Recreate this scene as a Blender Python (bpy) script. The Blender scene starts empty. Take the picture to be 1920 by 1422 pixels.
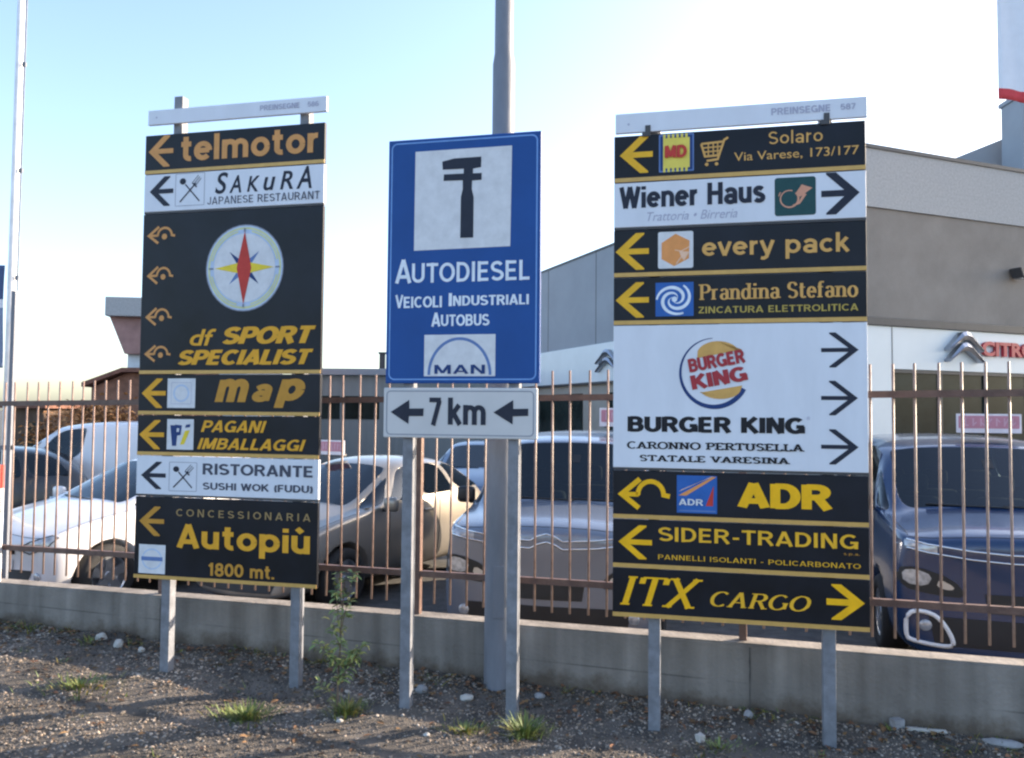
import bpy, bmesh, math, random
from mathutils import Vector, Matrix, noise
from mathutils.bvhtree import BVHTree
R = math.radians
S = bpy.context.scene
COL = S.collection
random.seed(7)

# ---------------------------------------------------------------- camera
EYE = 1.6
F_PX, IMW, IMH = 1533.0, 1920.0, 1422.0
PITCH, ROLL = R(2.40), R(0.505)
fw = Vector((0, math.cos(PITCH), math.sin(PITCH)))
vv = Vector((0, -math.sin(PITCH), math.cos(PITCH)))
rt = Vector((1, 0, 0)) * math.cos(ROLL) + vv * math.sin(ROLL)
up = Vector((1, 0, 0)) * -math.sin(ROLL) + vv * math.cos(ROLL)
cam_d = bpy.data.cameras.new('camera')
cam_d.sensor_width = 36.0
cam_d.lens = F_PX / IMW * 36.0
cam_d.clip_start = 0.05
cam_d.clip_end = 3000
cam = bpy.data.objects.new('camera', cam_d)
COL.objects.link(cam)
M4 = Matrix((rt, up, -fw)).transposed().to_4x4()
M4.translation = Vector((0, 0, EYE))
cam.matrix_world = M4
S.camera = cam

# ---------------------------------------------------------------- light
SUN_AZ, SUN_EL = R(66), R(20)
W = bpy.data.worlds.new('World')
S.world = W
W.use_nodes = True
wn = W.node_tree
bg = wn.nodes['Background']
sky = wn.nodes.new('ShaderNodeTexSky')
sky.sky_type = 'NISHITA'
sky.sun_disc = False
sky.sun_elevation = SUN_EL
sky.sun_rotation = SUN_AZ
sky.air_density = 0.85
sky.dust_density = 1.8
sky.ozone_density = 1.0
wn.links.new(sky.outputs[0], bg.inputs[0])
bg.inputs[1].default_value = 0.165
sl = bpy.data.lights.new('sun', 'SUN')
sl.energy = 5.0
sl.angle = R(0.5)
sl.color = (1.0, 0.82, 0.62)
so = bpy.data.objects.new('sun', sl)
COL.objects.link(so)
sv = Vector((math.sin(SUN_AZ) * math.cos(SUN_EL), math.cos(SUN_AZ) * math.cos(SUN_EL), math.sin(SUN_EL)))
so.rotation_euler = sv.to_track_quat('Z', 'Y').to_euler()
so.location = (20, 10, 20)
S.view_settings.view_transform = 'Standard'
S.view_settings.look = 'None'
S.view_settings.exposure = 1.6
S.view_settings.gamma = 1.0
S.cycles.max_bounces = 6
S.cycles.filter_width = 2.3

# ---------------------------------------------------------------- measuring (pixel of the photo -> point in the place)
def ray(px, py):
    return fw + rt * ((px - IMW / 2) / F_PX) + up * ((IMH / 2 - py) / F_PX)
def at_y(px, py, y):
    r = ray(px, py)
    return Vector((0, 0, EYE)) + r * (y / r.y)
def at_plane(px, py, o, yaw):
    n = Vector((math.sin(yaw), math.cos(yaw), 0))
    r = ray(px, py)
    return Vector((0, 0, EYE)) + r * (n.dot(Vector((o[0], o[1], 0))) / n.dot(r))

# ---------------------------------------------------------------- materials
def nd(nt, t, **kw):
    n = nt.nodes.new(t)
    for k, v in kw.items():
        n.inputs[k].default_value = v
    return n
MATS = {}
def mat(name, col, rough=0.6, metal=0.0, var=0.12, scale=6.0, bump=0.0, bscale=60.0, spec=0.5, coat=0.0, col2=None, attr=None, trans=0.0, detail=6.0, stretch=None):
    if name in MATS:
        return MATS[name]
    m = bpy.data.materials.new(name)
    m.use_nodes = True
    nt = m.node_tree
    b = nt.nodes['Principled BSDF']
    b.inputs['Roughness'].default_value = rough
    b.inputs['Metallic'].default_value = metal
    b.inputs['Specular IOR Level'].default_value = spec
    b.inputs['Coat Weight'].default_value = coat
    b.inputs['Coat Roughness'].default_value = 0.08
    if trans:
        b.inputs['Transmission Weight'].default_value = trans
    tc = nt.nodes.new('ShaderNodeTexCoord')
    src = tc.outputs['Object']
    if stretch:
        mp = nt.nodes.new('ShaderNodeMapping')
        mp.inputs['Scale'].default_value = stretch
        nt.links.new(src, mp.inputs['Vector'])
        src = mp.outputs[0]
    nz = nd(nt, 'ShaderNodeTexNoise', Scale=scale, Detail=detail, Roughness=0.62)
    nt.links.new(src, nz.inputs['Vector'])
    rp = nt.nodes.new('ShaderNodeValToRGB')
    c2 = col2 if col2 else tuple(min(1, c * (1 + var)) for c in col)
    c1 = col if col2 else tuple(c * (1 - var) for c in col)
    rp.color_ramp.elements[0].position = 0.33
    rp.color_ramp.elements[1].position = 0.67
    rp.color_ramp.elements[0].color = (*c1, 1)
    rp.color_ramp.elements[1].color = (*c2, 1)
    nt.links.new(nz.outputs[0], rp.inputs[0])
    out = rp.outputs[0]
    if attr:
        at = nt.nodes.new('ShaderNodeAttribute')
        at.attribute_name = attr
        mx = nt.nodes.new('ShaderNodeMix')
        mx.data_type = 'RGBA'
        mx.blend_type = 'MULTIPLY'
        mx.inputs[0].default_value = 1.0
        nt.links.new(out, mx.inputs[6])
        nt.links.new(at.outputs['Color'], mx.inputs[7])
        out = mx.outputs[2]
    nt.links.new(out, b.inputs['Base Color'])
    if bump:
        n2 = nd(nt, 'ShaderNodeTexNoise', Scale=bscale, Detail=5.0)
        nt.links.new(src, n2.inputs['Vector'])
        bp = nd(nt, 'ShaderNodeBump', Strength=bump, Distance=0.02)
        nt.links.new(n2.outputs[0], bp.inputs['Height'])
        nt.links.new(bp.outputs[0], b.inputs['Normal'])
    MATS[name] = m
    return m

def flat(name, c, rough=0.5, var=0.09, spec=0.2):
    return mat(name, c, rough, 0, var, 14, spec=spec)
K = {
    'tan': flat('vinyl_tan', (.60, .29, .10)), 'gold': flat('vinyl_gold', (.72, .36, .03)), 'bronze': flat('vinyl_bronze', (.50, .25, .04)),
    'gold2': flat('vinyl_pale_gold', (.64, .36, .11)), 'yel': flat('vinyl_yellow', (.78, .43, .03)), 'amber': flat('vinyl_amber', (.86, .46, .012)),
    'olive': flat('vinyl_olive', (.44, .33, .08)), 'dim': flat('vinyl_dim_gold', (.32, .22, .10)), 'ink': flat('vinyl_ink', (.022, .027, .045)),
    'greyink': flat('vinyl_grey_ink', (.07, .078, .11)), 'black': flat('vinyl_black', (.014, .015, .02)), 'faint': flat('vinyl_faint_grey', (.40, .41, .52)),
    'white': flat('vinyl_white', (.64, .65, .68)), 'palewhite': flat('vinyl_pale_white', (.70, .76, .84)), 'red': flat('vinyl_red', (.50, .05, .04)),
    'darkred': flat('vinyl_dark_red', (.36, .04, .05)), 'navy': flat('vinyl_navy', (.02, .05, .17)), 'blue': flat('vinyl_blue', (.03, .12, .40)),
    'bunc': flat('vinyl_bun', (.62, .36, .11)), 'orange': flat('vinyl_orange', (.72, .30, .10)), 'cream': flat('vinyl_cream', (.60, .62, .34)),
    'lemon': flat('vinyl_lemon', (.75, .62, .12)), 'green': flat('vinyl_dark_green', (.02, .07, .075)), 'pink': flat('vinyl_salmon', (.62, .30, .20)),
    'paleblue': flat('vinyl_pale_blue', (.45, .55, .72)), 'border': flat('vinyl_border_blue', (.16, .32, .66)), 'greyline': flat('vinyl_grey_line', (.22, .24, .30)),
    'yellowlogo': flat('vinyl_logo_yellow', (.75, .58, .05)), 'peach': flat('vinyl_peach', (.80, .52, .36)), 'steelblue': flat('vinyl_steel_blue', (.12, .20, .42)),
}
M_DARK = mat('bronze_black_panel', (.0065, .0085, .0150), 0.40, 0, .5, 2.2, spec=.24, bump=.02, bscale=9)
M_WHITEP = mat('white_panel', (.66, .69, .76), 0.4, 0, .05, 2.2, spec=.3, stretch=(2.5, 1, .8))
M_BLUEP = mat('blue_panel', (.010, .070, .27), 0.5, 0, .10, 2.5, spec=.25)
M_STRIP = mat('gold_strip', (.55, .33, .09), 0.45, 0.1, .08, 20)
M_STEEL = mat('galvanised_steel', (.19, .20, .225), 0.6, 0.08, .22, 14, bump=.08, bscale=90, spec=.22)
M_POLE = mat('weathered_pole', (.165, .18, .215), 0.6, 0.1, .2, 5, bump=.1, bscale=40, stretch=(1, 1, .3))
M_CONC = mat('concrete', (.262, .236, .212), 0.9, 0, .2, 2.2, bump=.35, bscale=45, detail=10)
M_RUST = mat('rusty_brown_paint', (.085, .045, .036), 0.55, 0, .3, 14, bump=.15, bscale=80, col2=(.15, .085, .065))
M_BAR = mat('mottled_bar_paint', (.17, .105, .082), 0.45, 0, .3, 9, bump=.1, bscale=80, col2=(.37, .265, .22))  # bars: mottled brown, paler than the rails and posts
M_AGG = mat('grit_concrete_panel', (.34, .34, .34), 0.95, 0, .3, 22, bump=.3, bscale=40, col2=(.45, .45, .455), detail=12)
M_PLAST = mat('bounce_tinted_render', (.27, .245, .225), 0.9, 0, .12, 1.2, bump=.15, bscale=30, detail=9)  # brown tint puts light bounced off the ground into the colour
M_GREYW = mat('grey_panel_wall', (.30, .32, .35), 0.8, 0, .06, .8, bump=.1, bscale=10)
M_WPAN = mat('white_cladding', (.66, .70, .72), 0.35, 0, .04, 1)
M_TRIM = mat('dark_trim', (.05, .05, .055), 0.5)
M_DGLASS = mat('dark_window_glass', (.018, .026, .024), 0.2, 0, .6, .7, spec=.18)
def glass_mat():
    m = bpy.data.materials.new('car_glass')
    m.use_nodes = True
    nt = m.node_tree
    for n_ in list(nt.nodes): nt.nodes.remove(n_)
    out = nt.nodes.new('ShaderNodeOutputMaterial')
    tr = nt.nodes.new('ShaderNodeBsdfTransparent'); tr.inputs[0].default_value = (.34, .40, .40, 1)
    gl = nt.nodes.new('ShaderNodeBsdfGlossy'); gl.inputs['Roughness'].default_value = .03; gl.inputs[0].default_value = (.9, .95, 1, 1)
    fr = nt.nodes.new('ShaderNodeFresnel'); fr.inputs[0].default_value = 1.6
    tc = nt.nodes.new('ShaderNodeTexCoord')
    nz = nd(nt, 'ShaderNodeTexNoise', Scale=2.0, Detail=3.0)
    nt.links.new(tc.outputs['Object'], nz.inputs['Vector'])
    bp = nd(nt, 'ShaderNodeBump', Strength=.03, Distance=.05)
    nt.links.new(nz.outputs[0], bp.inputs['Height'])
    nt.links.new(bp.outputs[0], gl.inputs['Normal'])
    mx = nt.nodes.new('ShaderNodeMixShader')
    nt.links.new(fr.outputs[0], mx.inputs[0]); nt.links.new(tr.outputs[0], mx.inputs[1]); nt.links.new(gl.outputs[0], mx.inputs[2])
    nt.links.new(mx.outputs[0], out.inputs[0])
    return m
M_CGLASS = glass_mat()
M_SEAT = mat('seat_fabric', (.035, .036, .04), .9, 0, .2, 20)
M_BLK = mat('black_plastic', (.012, .012, .014), 0.5)
M_TYRE = mat('tyre_rubber', (.015, .015, .016), 0.85)
M_CHROME = mat('chrome', (.75, .76, .78), 0.12, 1.0, .02)
M_RIM = mat('alloy', (.52, .54, .58), 0.3, .85, .04)
M_LAMP = mat('lamp_lens', (.40, .42, .45), 0.1, .3, .3, 25, spec=.7)
M_ASPH = mat('yard_asphalt', (.075, .074, .074), 0.9, 0, .3, 9, bump=.3, bscale=120)
M_BRICK = mat('brown_brick', (.22, .11, .075), 0.9, 0, .3, 5, bump=.2, bscale=30)
M_ROOFC = mat('brown_tiles', (.18, .085, .06), 0.9, 0, .3, 8, bump=.2)
M_BARK = mat('stem', (.14, .10, .07), 0.9)
M_LEAF = mat('leaf', (.10, .16, .045), 0.6, 0, .4, 30, col2=(.26, .29, .11), attr='tint')  # base green raised to stand in for backlight through the leaves
M_DRYLEAF = mat('dry_leaf', (.20, .12, .06), 0.8, 0, .4, 20, attr='tint')
M_GRASS = mat('grass_blade', (.075, .14, .03), 0.6, 0, .4, 20, col2=(.20, .23, .06), attr='tint')
M_SOIL = mat('gravel_soil', (.048, .043, .039), 0.95, 0, .3, 4, bump=1.0, bscale=130, col2=(.170, .148, .127), detail=14)
M_STONE = mat('gravel_stone', (.30, .26, .222), 0.9, 0, .25, 40, attr='tint')
M_WSTONE = mat('pale_stone', (.44, .42, .39), 0.9, 0, .12, 20, bump=.3, bscale=50)
M_GSTONE = mat('grey_block', (.26, .26, .27), 0.9, 0, .2, 14, bump=.3, bscale=50)
M_FLAG = mat('flag_cloth', (.78, .80, .86), 0.8, 0, .03)
M_FLAGR = mat('flag_red', (.62, .06, .07), 0.8)
M_FLAGB = mat('flag_blue', (.06, .10, .22), 0.8)
M_WPOLE = mat('white_pole_paint', (.80, .78, .77), 0.4)
M_PLATE = mat('roof_plate_white', (.72, .66, .70), 0.5)
M_PLATER = mat('roof_plate_red', (.52, .22, .28), 0.5)

# ---------------------------------------------------------------- mesh helpers
def link(name, me, mats, parent=None, smooth=False):
    o = bpy.data.objects.new(name, me)
    if not isinstance(mats, (list, tuple)):
        mats = [mats]
    for m in mats:
        me.materials.append(m)
    if smooth:
        me.polygons.foreach_set('use_smooth', [True] * len(me.polygons))
    COL.objects.link(o)
    if parent is not None:
        o.parent = parent
    return o
def done(name, bm, mats, parent=None, smooth=False):
    me = bpy.data.meshes.new(name)
    bm.to_mesh(me)
    bm.free()
    return link(name, me, mats, parent, smooth)
def tag(o, label=None, cat=None, group=None, kind=None):
    if label: o['label'] = label
    if cat: o['category'] = cat
    if group: o['group'] = group
    if kind: o['kind'] = kind
    return o
def empty(name, loc, rz=0.0, **kw):
    o = bpy.data.objects.new(name, None)
    o.empty_display_size = .1
    COL.objects.link(o)
    o.location = loc
    o.rotation_euler = (0, 0, rz)
    return tag(o, **kw)
def bx(bm, x0, x1, y0, y1, z0, z1, mi=0, bev=0.0):
    v = [bm.verts.new((x, y, z)) for z in (z0, z1) for y in (y0, y1) for x in (x0, x1)]
    fs = []
    for q in ((0, 2, 3, 1), (4, 5, 7, 6), (0, 1, 5, 4), (2, 6, 7, 3), (0, 4, 6, 2), (1, 3, 7, 5)):
        f = bm.faces.new([v[i] for i in q])
        f.material_index = mi
        fs.append(f)
    if bev:
        es = set(e for f in fs for e in f.edges)
        bmesh.ops.bevel(bm, geom=list(es), offset=bev, segments=2, affect='EDGES', profile=.5)
    return v
def tube(bm, pts, rad, n=10, mi=0, caps=True):
    pts = [Vector(p) for p in pts]
    if not isinstance(rad, (list, tuple)):
        rad = [rad] * len(pts)
    rings = []
    for i, p in enumerate(pts):
        a = pts[max(0, i - 1)]
        b = pts[min(len(pts) - 1, i + 1)]
        d = (b - a).normalized()
        u = d.cross(Vector((0, 0, 1)) if abs(d.z) < .9 else Vector((1, 0, 0))).normalized()
        w = d.cross(u)
        rings.append([bm.verts.new(p + (u * math.cos(2 * math.pi * k / n) + w * math.sin(2 * math.pi * k / n)) * rad[i]) for k in range(n)])
    for a, b in zip(rings, rings[1:]):
        for k in range(n):
            f = bm.faces.new((a[k], a[(k + 1) % n], b[(k + 1) % n], b[k]))
            f.material_index = mi
    if caps:
        bm.faces.new(rings[0][::-1]).material_index = mi
        bm.faces.new(rings[-1]).material_index = mi
def recalc(bm):
    bmesh.ops.recalc_face_normals(bm, faces=bm.faces)

# ---------------------------------------------------------------- flat artwork on panels: x across, z up, seen from -y
class Art:
    def __init__(self, y0=-.0012):
        self.bm = bmesh.new()
        self.mats = []
        self.y = y0
    def mi(self, c):
        m = K[c] if isinstance(c, str) else c
        if m not in self.mats:
            self.mats.append(m)
        return self.mats.index(m)
    def poly(self, pts, c):
        vs = [self.bm.verts.new((p[0], self.y, p[1])) for p in pts]
        f = self.bm.faces.new(vs)
        f.normal_update()
        if f.normal.y > 0:
            f.normal_flip()
        f.material_index = self.mi(c)
        self.y -= .00025
    def quads(self, left, right, c):
        i = self.mi(c)
        a = [self.bm.verts.new((p[0], self.y, p[1])) for p in left]
        b = [self.bm.verts.new((p[0], self.y, p[1])) for p in right]
        for k in range(len(a) - 1):
            f = self.bm.faces.new((a[k], b[k], b[k + 1], a[k + 1]))
            f.normal_update()
            if f.normal.y > 0:
                f.normal_flip()
            f.material_index = i
        self.y -= .00025
    def stroke(self, pts, w, c, closed=False, pen=None):
        pts = [Vector(p) for p in pts]
        n = len(pts)
        L, Rr = [], []
        for i, p in enumerate(pts):
            a = pts[(i - 1) % n] if (closed or i > 0) else p
            b = pts[(i + 1) % n] if (closed or i < n - 1) else p
            d1 = (p - a).normalized() if (p - a).length > 1e-9 else (b - p).normalized()
            d2 = (b - p).normalized() if (b - p).length > 1e-9 else d1
            d = (d1 + d2)
            d = d.normalized() if d.length > 1e-6 else d1
            nn = Vector((-d.y, d.x))
            k = 1 / max(.4, math.sqrt(max(0.05, (1 + d1.dot(d2)) / 2)))
            ww = (w if not isinstance(w, (list, tuple)) else w[i])
            if pen:
                ww = pen[0] + (pen[1] - pen[0]) * abs(d.y) ** 1.3
            L.append(p + nn * ww * .5 * k)
            Rr.append(p - nn * ww * .5 * k)
        if closed:
            L.append(L[0]); Rr.append(Rr[0])
        self.quads(L, Rr, c)
    def circ(self, cx, cz, rx, rz, c, n=40):
        self.poly([(cx + rx * math.cos(2 * math.pi * k / n), cz + rz * math.sin(2 * math.pi * k / n)) for k in range(n)], c)
    def arc(self, cx, cz, rx, rz, a0, a1, w, c, n=36):
        pts = [(cx + rx * math.cos(R(a0 + (a1 - a0) * k / n)), cz + rz * math.sin(R(a0 + (a1 - a0) * k / n))) for k in range(n + 1)]
        if isinstance(w, tuple):
            w = [w[0] + (w[1] - w[0]) * k / n for k in range(n + 1)]
        self.stroke(pts, w, c)
    def rrect(self, x0, z0, x1, z1, r, c, line=None):
        pts = []
        for cx, cz, a in ((x1 - r, z1 - r, 0), (x0 + r, z1 - r, 90), (x0 + r, z0 + r, 180), (x1 - r, z0 + r, 270)):
            for k in range(6):
                t = R(a + 90 * k / 5)
                pts.append((cx + r * math.cos(t), cz + r * math.sin(t)))
        if line:
            self.stroke(pts, line, c, closed=True)
        else:
            self.poly(pts, c)
    def verts2(self):
        return self.bm.verts
    def finish(self, name, parent):
        return done(name, self.bm, self.mats, parent)

FONT_CACHE = {}
def font_shape(txt, bold=0.0, shear=0.0, space=1.0):
    key = (txt, bold, shear, space)
    cu = bpy.data.curves.new('lettering', 'FONT')
    cu.body = txt
    cu.size = 1.0
    cu.offset = bold
    cu.shear = shear
    cu.space_character = space
    cu.dimensions = '2D'
    cu.fill_mode = 'FRONT'
    cu.resolution_u = 5
    ob = bpy.data.objects.new('lettering', cu)
    COL.objects.link(ob)
    dg = bpy.context.evaluated_depsgraph_get()
    dg.update()
    me = bpy.data.meshes.new_from_object(ob.evaluated_get(dg))
    vs = [(v.co.x, v.co.y) for v in me.vertices]
    fs = [tuple(p.vertices) for p in me.polygons]
    bpy.data.objects.remove(ob)
    bpy.data.curves.remove(cu)
    bpy.data.meshes.remove(me)
    return vs, fs
STY = {'b': (.022, 0, 1.0), 'bi': (.016, .28, 1.06), 'n': (.004, 0, 1.0), 'n2': (.013, 0, 1.0), 'i': (.016, .22, 1.0), 'hi': (.040, .30, 1.06),
       'h': (.042, 0, 1.05), 'c': (.026, 0, .98), 'pi': (0, .3, 1.0), 'sp': (.008, 0, 1.45)}

# pen-drawn serif capitals and lower case: (advance, strokes, serif spots); stroke points in units of the cap height
def _arc(cx, cz, rx, rz, a0, a1, n=14):
    return [(cx + rx * math.cos(R(a0 + (a1 - a0) * k / n)), cz + rz * math.sin(R(a0 + (a1 - a0) * k / n))) for k in range(n + 1)]
X = .68
GL = {
    'I': (.42, [[(.21, 0), (.21, 1)]], [(.21, 0), (.21, 1)]),
    'T': (.76, [[(.38, 0), (.38, 1)], [(.04, .97), (.72, .97)], [(.05, .97), (.05, .76)], [(.71, .97), (.71, .76)]], [(.38, 0)]),
    'X': (.86, [[(.12, 1), (.72, 0)], [(.74, 1), (.12, 0)]], [(.12, 1), (.74, 1), (.12, 0), (.74, 0)]),
    'C': (.80, [_arc(.44, .5, .36, .48, 48, 312)], []),
    'G': (.88, [_arc(.44, .5, .36, .48, 48, 318), [(.74, .42), (.74, .08)]], [(.72, .42)]),
    'O': (.88, [_arc(.44, .5, .37, .48, 0, 360)], []),
    'A': (.86, [[(.42, 1), (.74, 0)], [(.42, 1), (.12, 0)], [(.22, .33), (.63, .33)]], [(.12, 0), (.74, 0)]),
    'R': (.82, [[(.18, 0), (.18, 1)], [(.18, .97)] + _arc(.42, .74, .24, .23, 90, -90) + [(.18, .51)], [(.44, .5), (.72, 0)]], [(.18, 0), (.14, 1), (.74, 0)]),
    'P': (.72, [[(.18, 0), (.18, 1)], [(.18, .97)] + _arc(.40, .72, .25, .25, 90, -90) + [(.18, .47)]], [(.18, 0), (.14, 1)]),
    'N': (.86, [[(.16, 0), (.16, 1)], [(.16, 1), (.68, 0)], [(.68, 0), (.68, 1)]], [(.16, 0), (.68, 1), (.12, 1)]),
    'E': (.72, [[(.18, 0), (.18, 1)], [(.18, .97), (.62, .97)], [(.18, .5), (.52, .5)], [(.18, .03), (.64, .03)], [(.63, .03), (.63, .22)], [(.61, .97), (.61, .78)]], [(.14, 0), (.14, 1)]),
    'L': (.68, [[(.18, 0), (.18, 1)], [(.18, .03), (.62, .03)], [(.61, .03), (.61, .26)]], [(.14, 0), (.18, 1)]),
    'U': (.84, [[(.16, 1), (.16, .35)] + _arc(.42, .32, .26, .30, 180, 360) + [(.68, .35), (.68, 1)]], [(.16, 1), (.68, 1)]),
    'V': (.84, [[(.12, 1), (.42, 0)], [(.42, 0), (.72, 1)]], [(.12, 1), (.72, 1)]),
    'S': (.66, [[(.56, .78)] + _arc(.33, .74, .22, .24, 30, 215, 12) + [(.33, .5)] + _arc(.33, .26, .24, .24, 60, -150, 12)], []),
    'r': (.50, [[(.16, 0), (.16, X)], [(.16, .45)] + _arc(.34, .50, .16, .16, 160, 60, 6)], [(.16, 0), (.12, X)]),
    'n': (.66, [[(.14, 0), (.14, X)], [(.14, .42)] + _arc(.34, .44, .18, .21, 170, 0, 8) + [(.52, 0)]], [(.14, 0), (.52, 0), (.10, X)]),
    'd': (.66, [_arc(.30, .33, .21, .32, 0, 360), [(.50, 0), (.50, 1.0)]], [(.54, 0), (.46, 1.0)]),
    'a': (.60, [[(.12, .54)] + _arc(.29, .48, .18, .19, 140, 0, 8) + [(.47, .05)], _arc(.29, .19, .18, .18, 0, 360, 14)], [(.50, .02)]),
    'i': (.34, [[(.16, 0), (.16, X)], [(.16, .84), (.16, .98)]], [(.16, 0), (.12, X)]),
    't': (.44, [[(.18, .92), (.18, .18)] + _arc(.30, .16, .12, .14, 180, 330, 6), [(.04, .66), (.38, .66)]], []),
    'e': (.58, [[(.10, .36), (.50, .36)] + _arc(.30, .34, .20, .32, 6, 320, 16)], []),
    'f': (.42, [[(.17, 0), (.17, .78)] + _arc(.31, .80, .14, .18, 180, 50, 8), [(.04, .66), (.36, .66)]], [(.17, 0)]),
    'o': (.62, [_arc(.31, .33, .23, .33, 0, 360)], []),
}
GS = {
    't': (.46, [[(.2, .95), (.2, .24)] + _arc(.36, .24, .16, .15, 180, 285, 6), [(.03, .66), (.40, .66)]]),
    'e': (.68, [[(.12, .38), (.57, .38)], _arc(.34, .365, .24, .275, 0, 318, 18)]),
    'l': (.25, [[(.12, 0), (.12, 1)]]),
    'm': (1.02, [[(.12, 0), (.12, .73)], [(.12, .45)] + _arc(.31, .45, .19, .19, 180, 0, 8) + [(.50, 0)], [(.50, .45)] + _arc(.69, .45, .19, .19, 180, 0, 8) + [(.88, 0)]]),
    'o': (.70, [_arc(.35, .365, .24, .275, 0, 360, 22)]),
    'r': (.44, [[(.12, 0), (.12, .73)], [(.12, .40)] + _arc(.34, .42, .22, .22, 180, 80, 6)]),
    'u': (.66, [[(.12, .73), (.12, .28)] + _arc(.32, .28, .20, .19, 180, 360, 8) + [(.52, .28)], [(.52, 0), (.52, .73)]]),
    'p': (.72, [[(.12, .73), (.12, -.28)], _arc(.36, .365, .24, .275, 0, 360, 20)]),
    'i': (.25, [[(.12, 0), (.12, .73)], [(.12, .84), (.12, 1.0)]]),
    'A': (.78, [[(.08, 0), (.38, 1)], [(.38, 1), (.68, 0)], [(.2, .27), (.56, .27)]]),
    'W': (1.04, [[(.06, 1), (.28, 0)], [(.28, 0), (.50, 1)], [(.50, 1), (.72, 0)], [(.72, 0), (.94, 1)]]),
    'H': (.78, [[(.12, 0), (.12, 1)], [(.64, 0), (.64, 1)], [(.12, .52), (.64, .52)]]),
    'n': (.66, [[(.12, 0), (.12, .73)], [(.12, .45)] + _arc(.33, .45, .21, .20, 180, 0, 8) + [(.54, 0)]]),
    'a': (.66, [[(.10, .54)] + _arc(.32, .48, .21, .17, 145, 0, 8) + [(.53, 0)], _arc(.31, .215, .20, .15, 0, 360, 16)]),
    's': (.60, [_arc(.29, .52, .17, .135, 25, 235, 9) + _arc(.29, .21, .19, .14, 60, -155, 9)]),
    'v': (.60, [[(.06, .73), (.30, 0)], [(.30, 0), (.54, .73)]]),
    'y': (.62, [[(.06, .73), (.31, .02)], [(.56, .73), (.28, -.14), (.16, -.21), (.04, -.19)]]),
    'c': (.62, [_arc(.34, .365, .24, .275, 46, 314, 16)]),
    'k': (.62, [[(.12, 0), (.12, 1)], [(.12, .26), (.50, .73)], [(.26, .42), (.54, 0)]]),
}
GS.update({
    'B': (.74, [[(.12, 0), (.12, 1)], [(.12, .91)] + _arc(.38, .715, .20, .195, 90, -90, 8) + [(.12, .52)], [(.12, .09), (.36, .09)] + _arc(.40, .305, .22, .215, -90, 90, 8) + [(.12, .52)]]),
    'C': (.78, [_arc(.42, .5, .32, .41, 46, 314, 20)]),
    'D': (.76, [[(.12, 0), (.12, 1)], [(.12, .91), (.30, .91)] + _arc(.34, .5, .30, .41, 90, -90, 12) + [(.12, .09)]]),
    'E': (.66, [[(.12, 0), (.12, 1)], [(.12, .91), (.58, .91)], [(.12, .51), (.54, .51)], [(.12, .09), (.60, .09)]]),
    'F': (.62, [[(.12, 0), (.12, 1)], [(.12, .91), (.57, .91)], [(.12, .48), (.52, .48)]]),
    'G': (.82, [_arc(.42, .5, .32, .41, 46, 326, 20), [(.70, .45), (.70, .02)], [(.46, .43), (.79, .43)]]),
    'I': (.26, [[(.12, 0), (.12, 1)]]),
    'J': (.56, [[(.44, 1), (.44, .30)] + _arc(.26, .28, .18, .19, 0, -180, 10)]),
    'K': (.76, [[(.12, 0), (.12, 1)], [(.12, .38), (.64, 1)], [(.30, .56), (.68, 0)]]),
    'L': (.60, [[(.12, 0), (.12, 1)], [(.12, .09), (.56, .09)]]),
    'M': (.90, [[(.12, 0), (.12, 1)], [(.76, 0), (.76, 1)], [(.14, 1), (.44, .08)], [(.74, 1), (.44, .08)]]),
    'N': (.78, [[(.12, 0), (.12, 1)], [(.64, 0), (.64, 1)], [(.14, 1), (.62, 0)]]),
    'O': (.84, [_arc(.42, .5, .33, .41, 0, 360, 28)]),
    'P': (.70, [[(.12, 0), (.12, 1)], [(.12, .91)] + _arc(.38, .68, .22, .23, 90, -90, 10) + [(.12, .45)]]),
    'R': (.76, [[(.12, 0), (.12, 1)], [(.12, .91)] + _arc(.38, .70, .22, .21, 90, -90, 10) + [(.12, .49)], [(.40, .48), (.66, 0)]]),
    'S': (.70, [_arc(.34, .71, .24, .20, 25, 235, 10) + _arc(.35, .285, .26, .20, 60, -155, 10)]),
    'T': (.66, [[(.33, 0), (.33, 1)], [(.02, .91), (.64, .91)]]),
    'U': (.76, [[(.12, 1), (.12, .36)] + _arc(.38, .35, .26, .26, 180, 360, 12) + [(.64, .36), (.64, 1)]]),
    'V': (.72, [[(.06, 1), (.36, 0)], [(.36, 0), (.66, 1)]]),
    'X': (.72, [[(.08, 1), (.64, 0)], [(.64, 1), (.08, 0)]]),
    'Z': (.66, [[(.06, .91), (.60, .91)], [(.54, .88), (.12, .12)], [(.06, .09), (.62, .09)]]),
    '-': (.40, [[(.06, .38), (.34, .38)]]),
    '.': (.26, [[(.12, 0), (.12, .16)]]),
    '(': (.34, [_arc(.42, .42, .26, .62, 130, 230, 10)]),
    ')': (.34, [_arc(-.08, .42, .26, .62, -50, 50, 10)]),
    '0': (.68, [_arc(.34, .5, .24, .41, 0, 360, 24)]),
    '1': (.46, [[(.28, 0), (.28, 1)], [(.28, .90), (.08, .72)]]),
    '5': (.66, [[(.56, .91), (.16, .91), (.12, .50)] + _arc(.33, .33, .24, .25, 125, -150, 14)]),
    '6': (.68, [_arc(.34, .31, .24, .23, 0, 360, 18), [(.10, .34)] + _arc(.36, .52, .26, .40, 180, 50, 10)]),
    '7': (.62, [[(.04, .91), (.58, .91)], [(.52, .90), (.22, 0)]]),
    '8': (.68, [_arc(.34, .71, .20, .20, 0, 360, 18), _arc(.34, .28, .24, .22, 0, 360, 18)]),
})
GS['\u00f9'] = (.66, GS['u'][1] + [[(.20, 1.03), (.36, .86)]])
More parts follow.
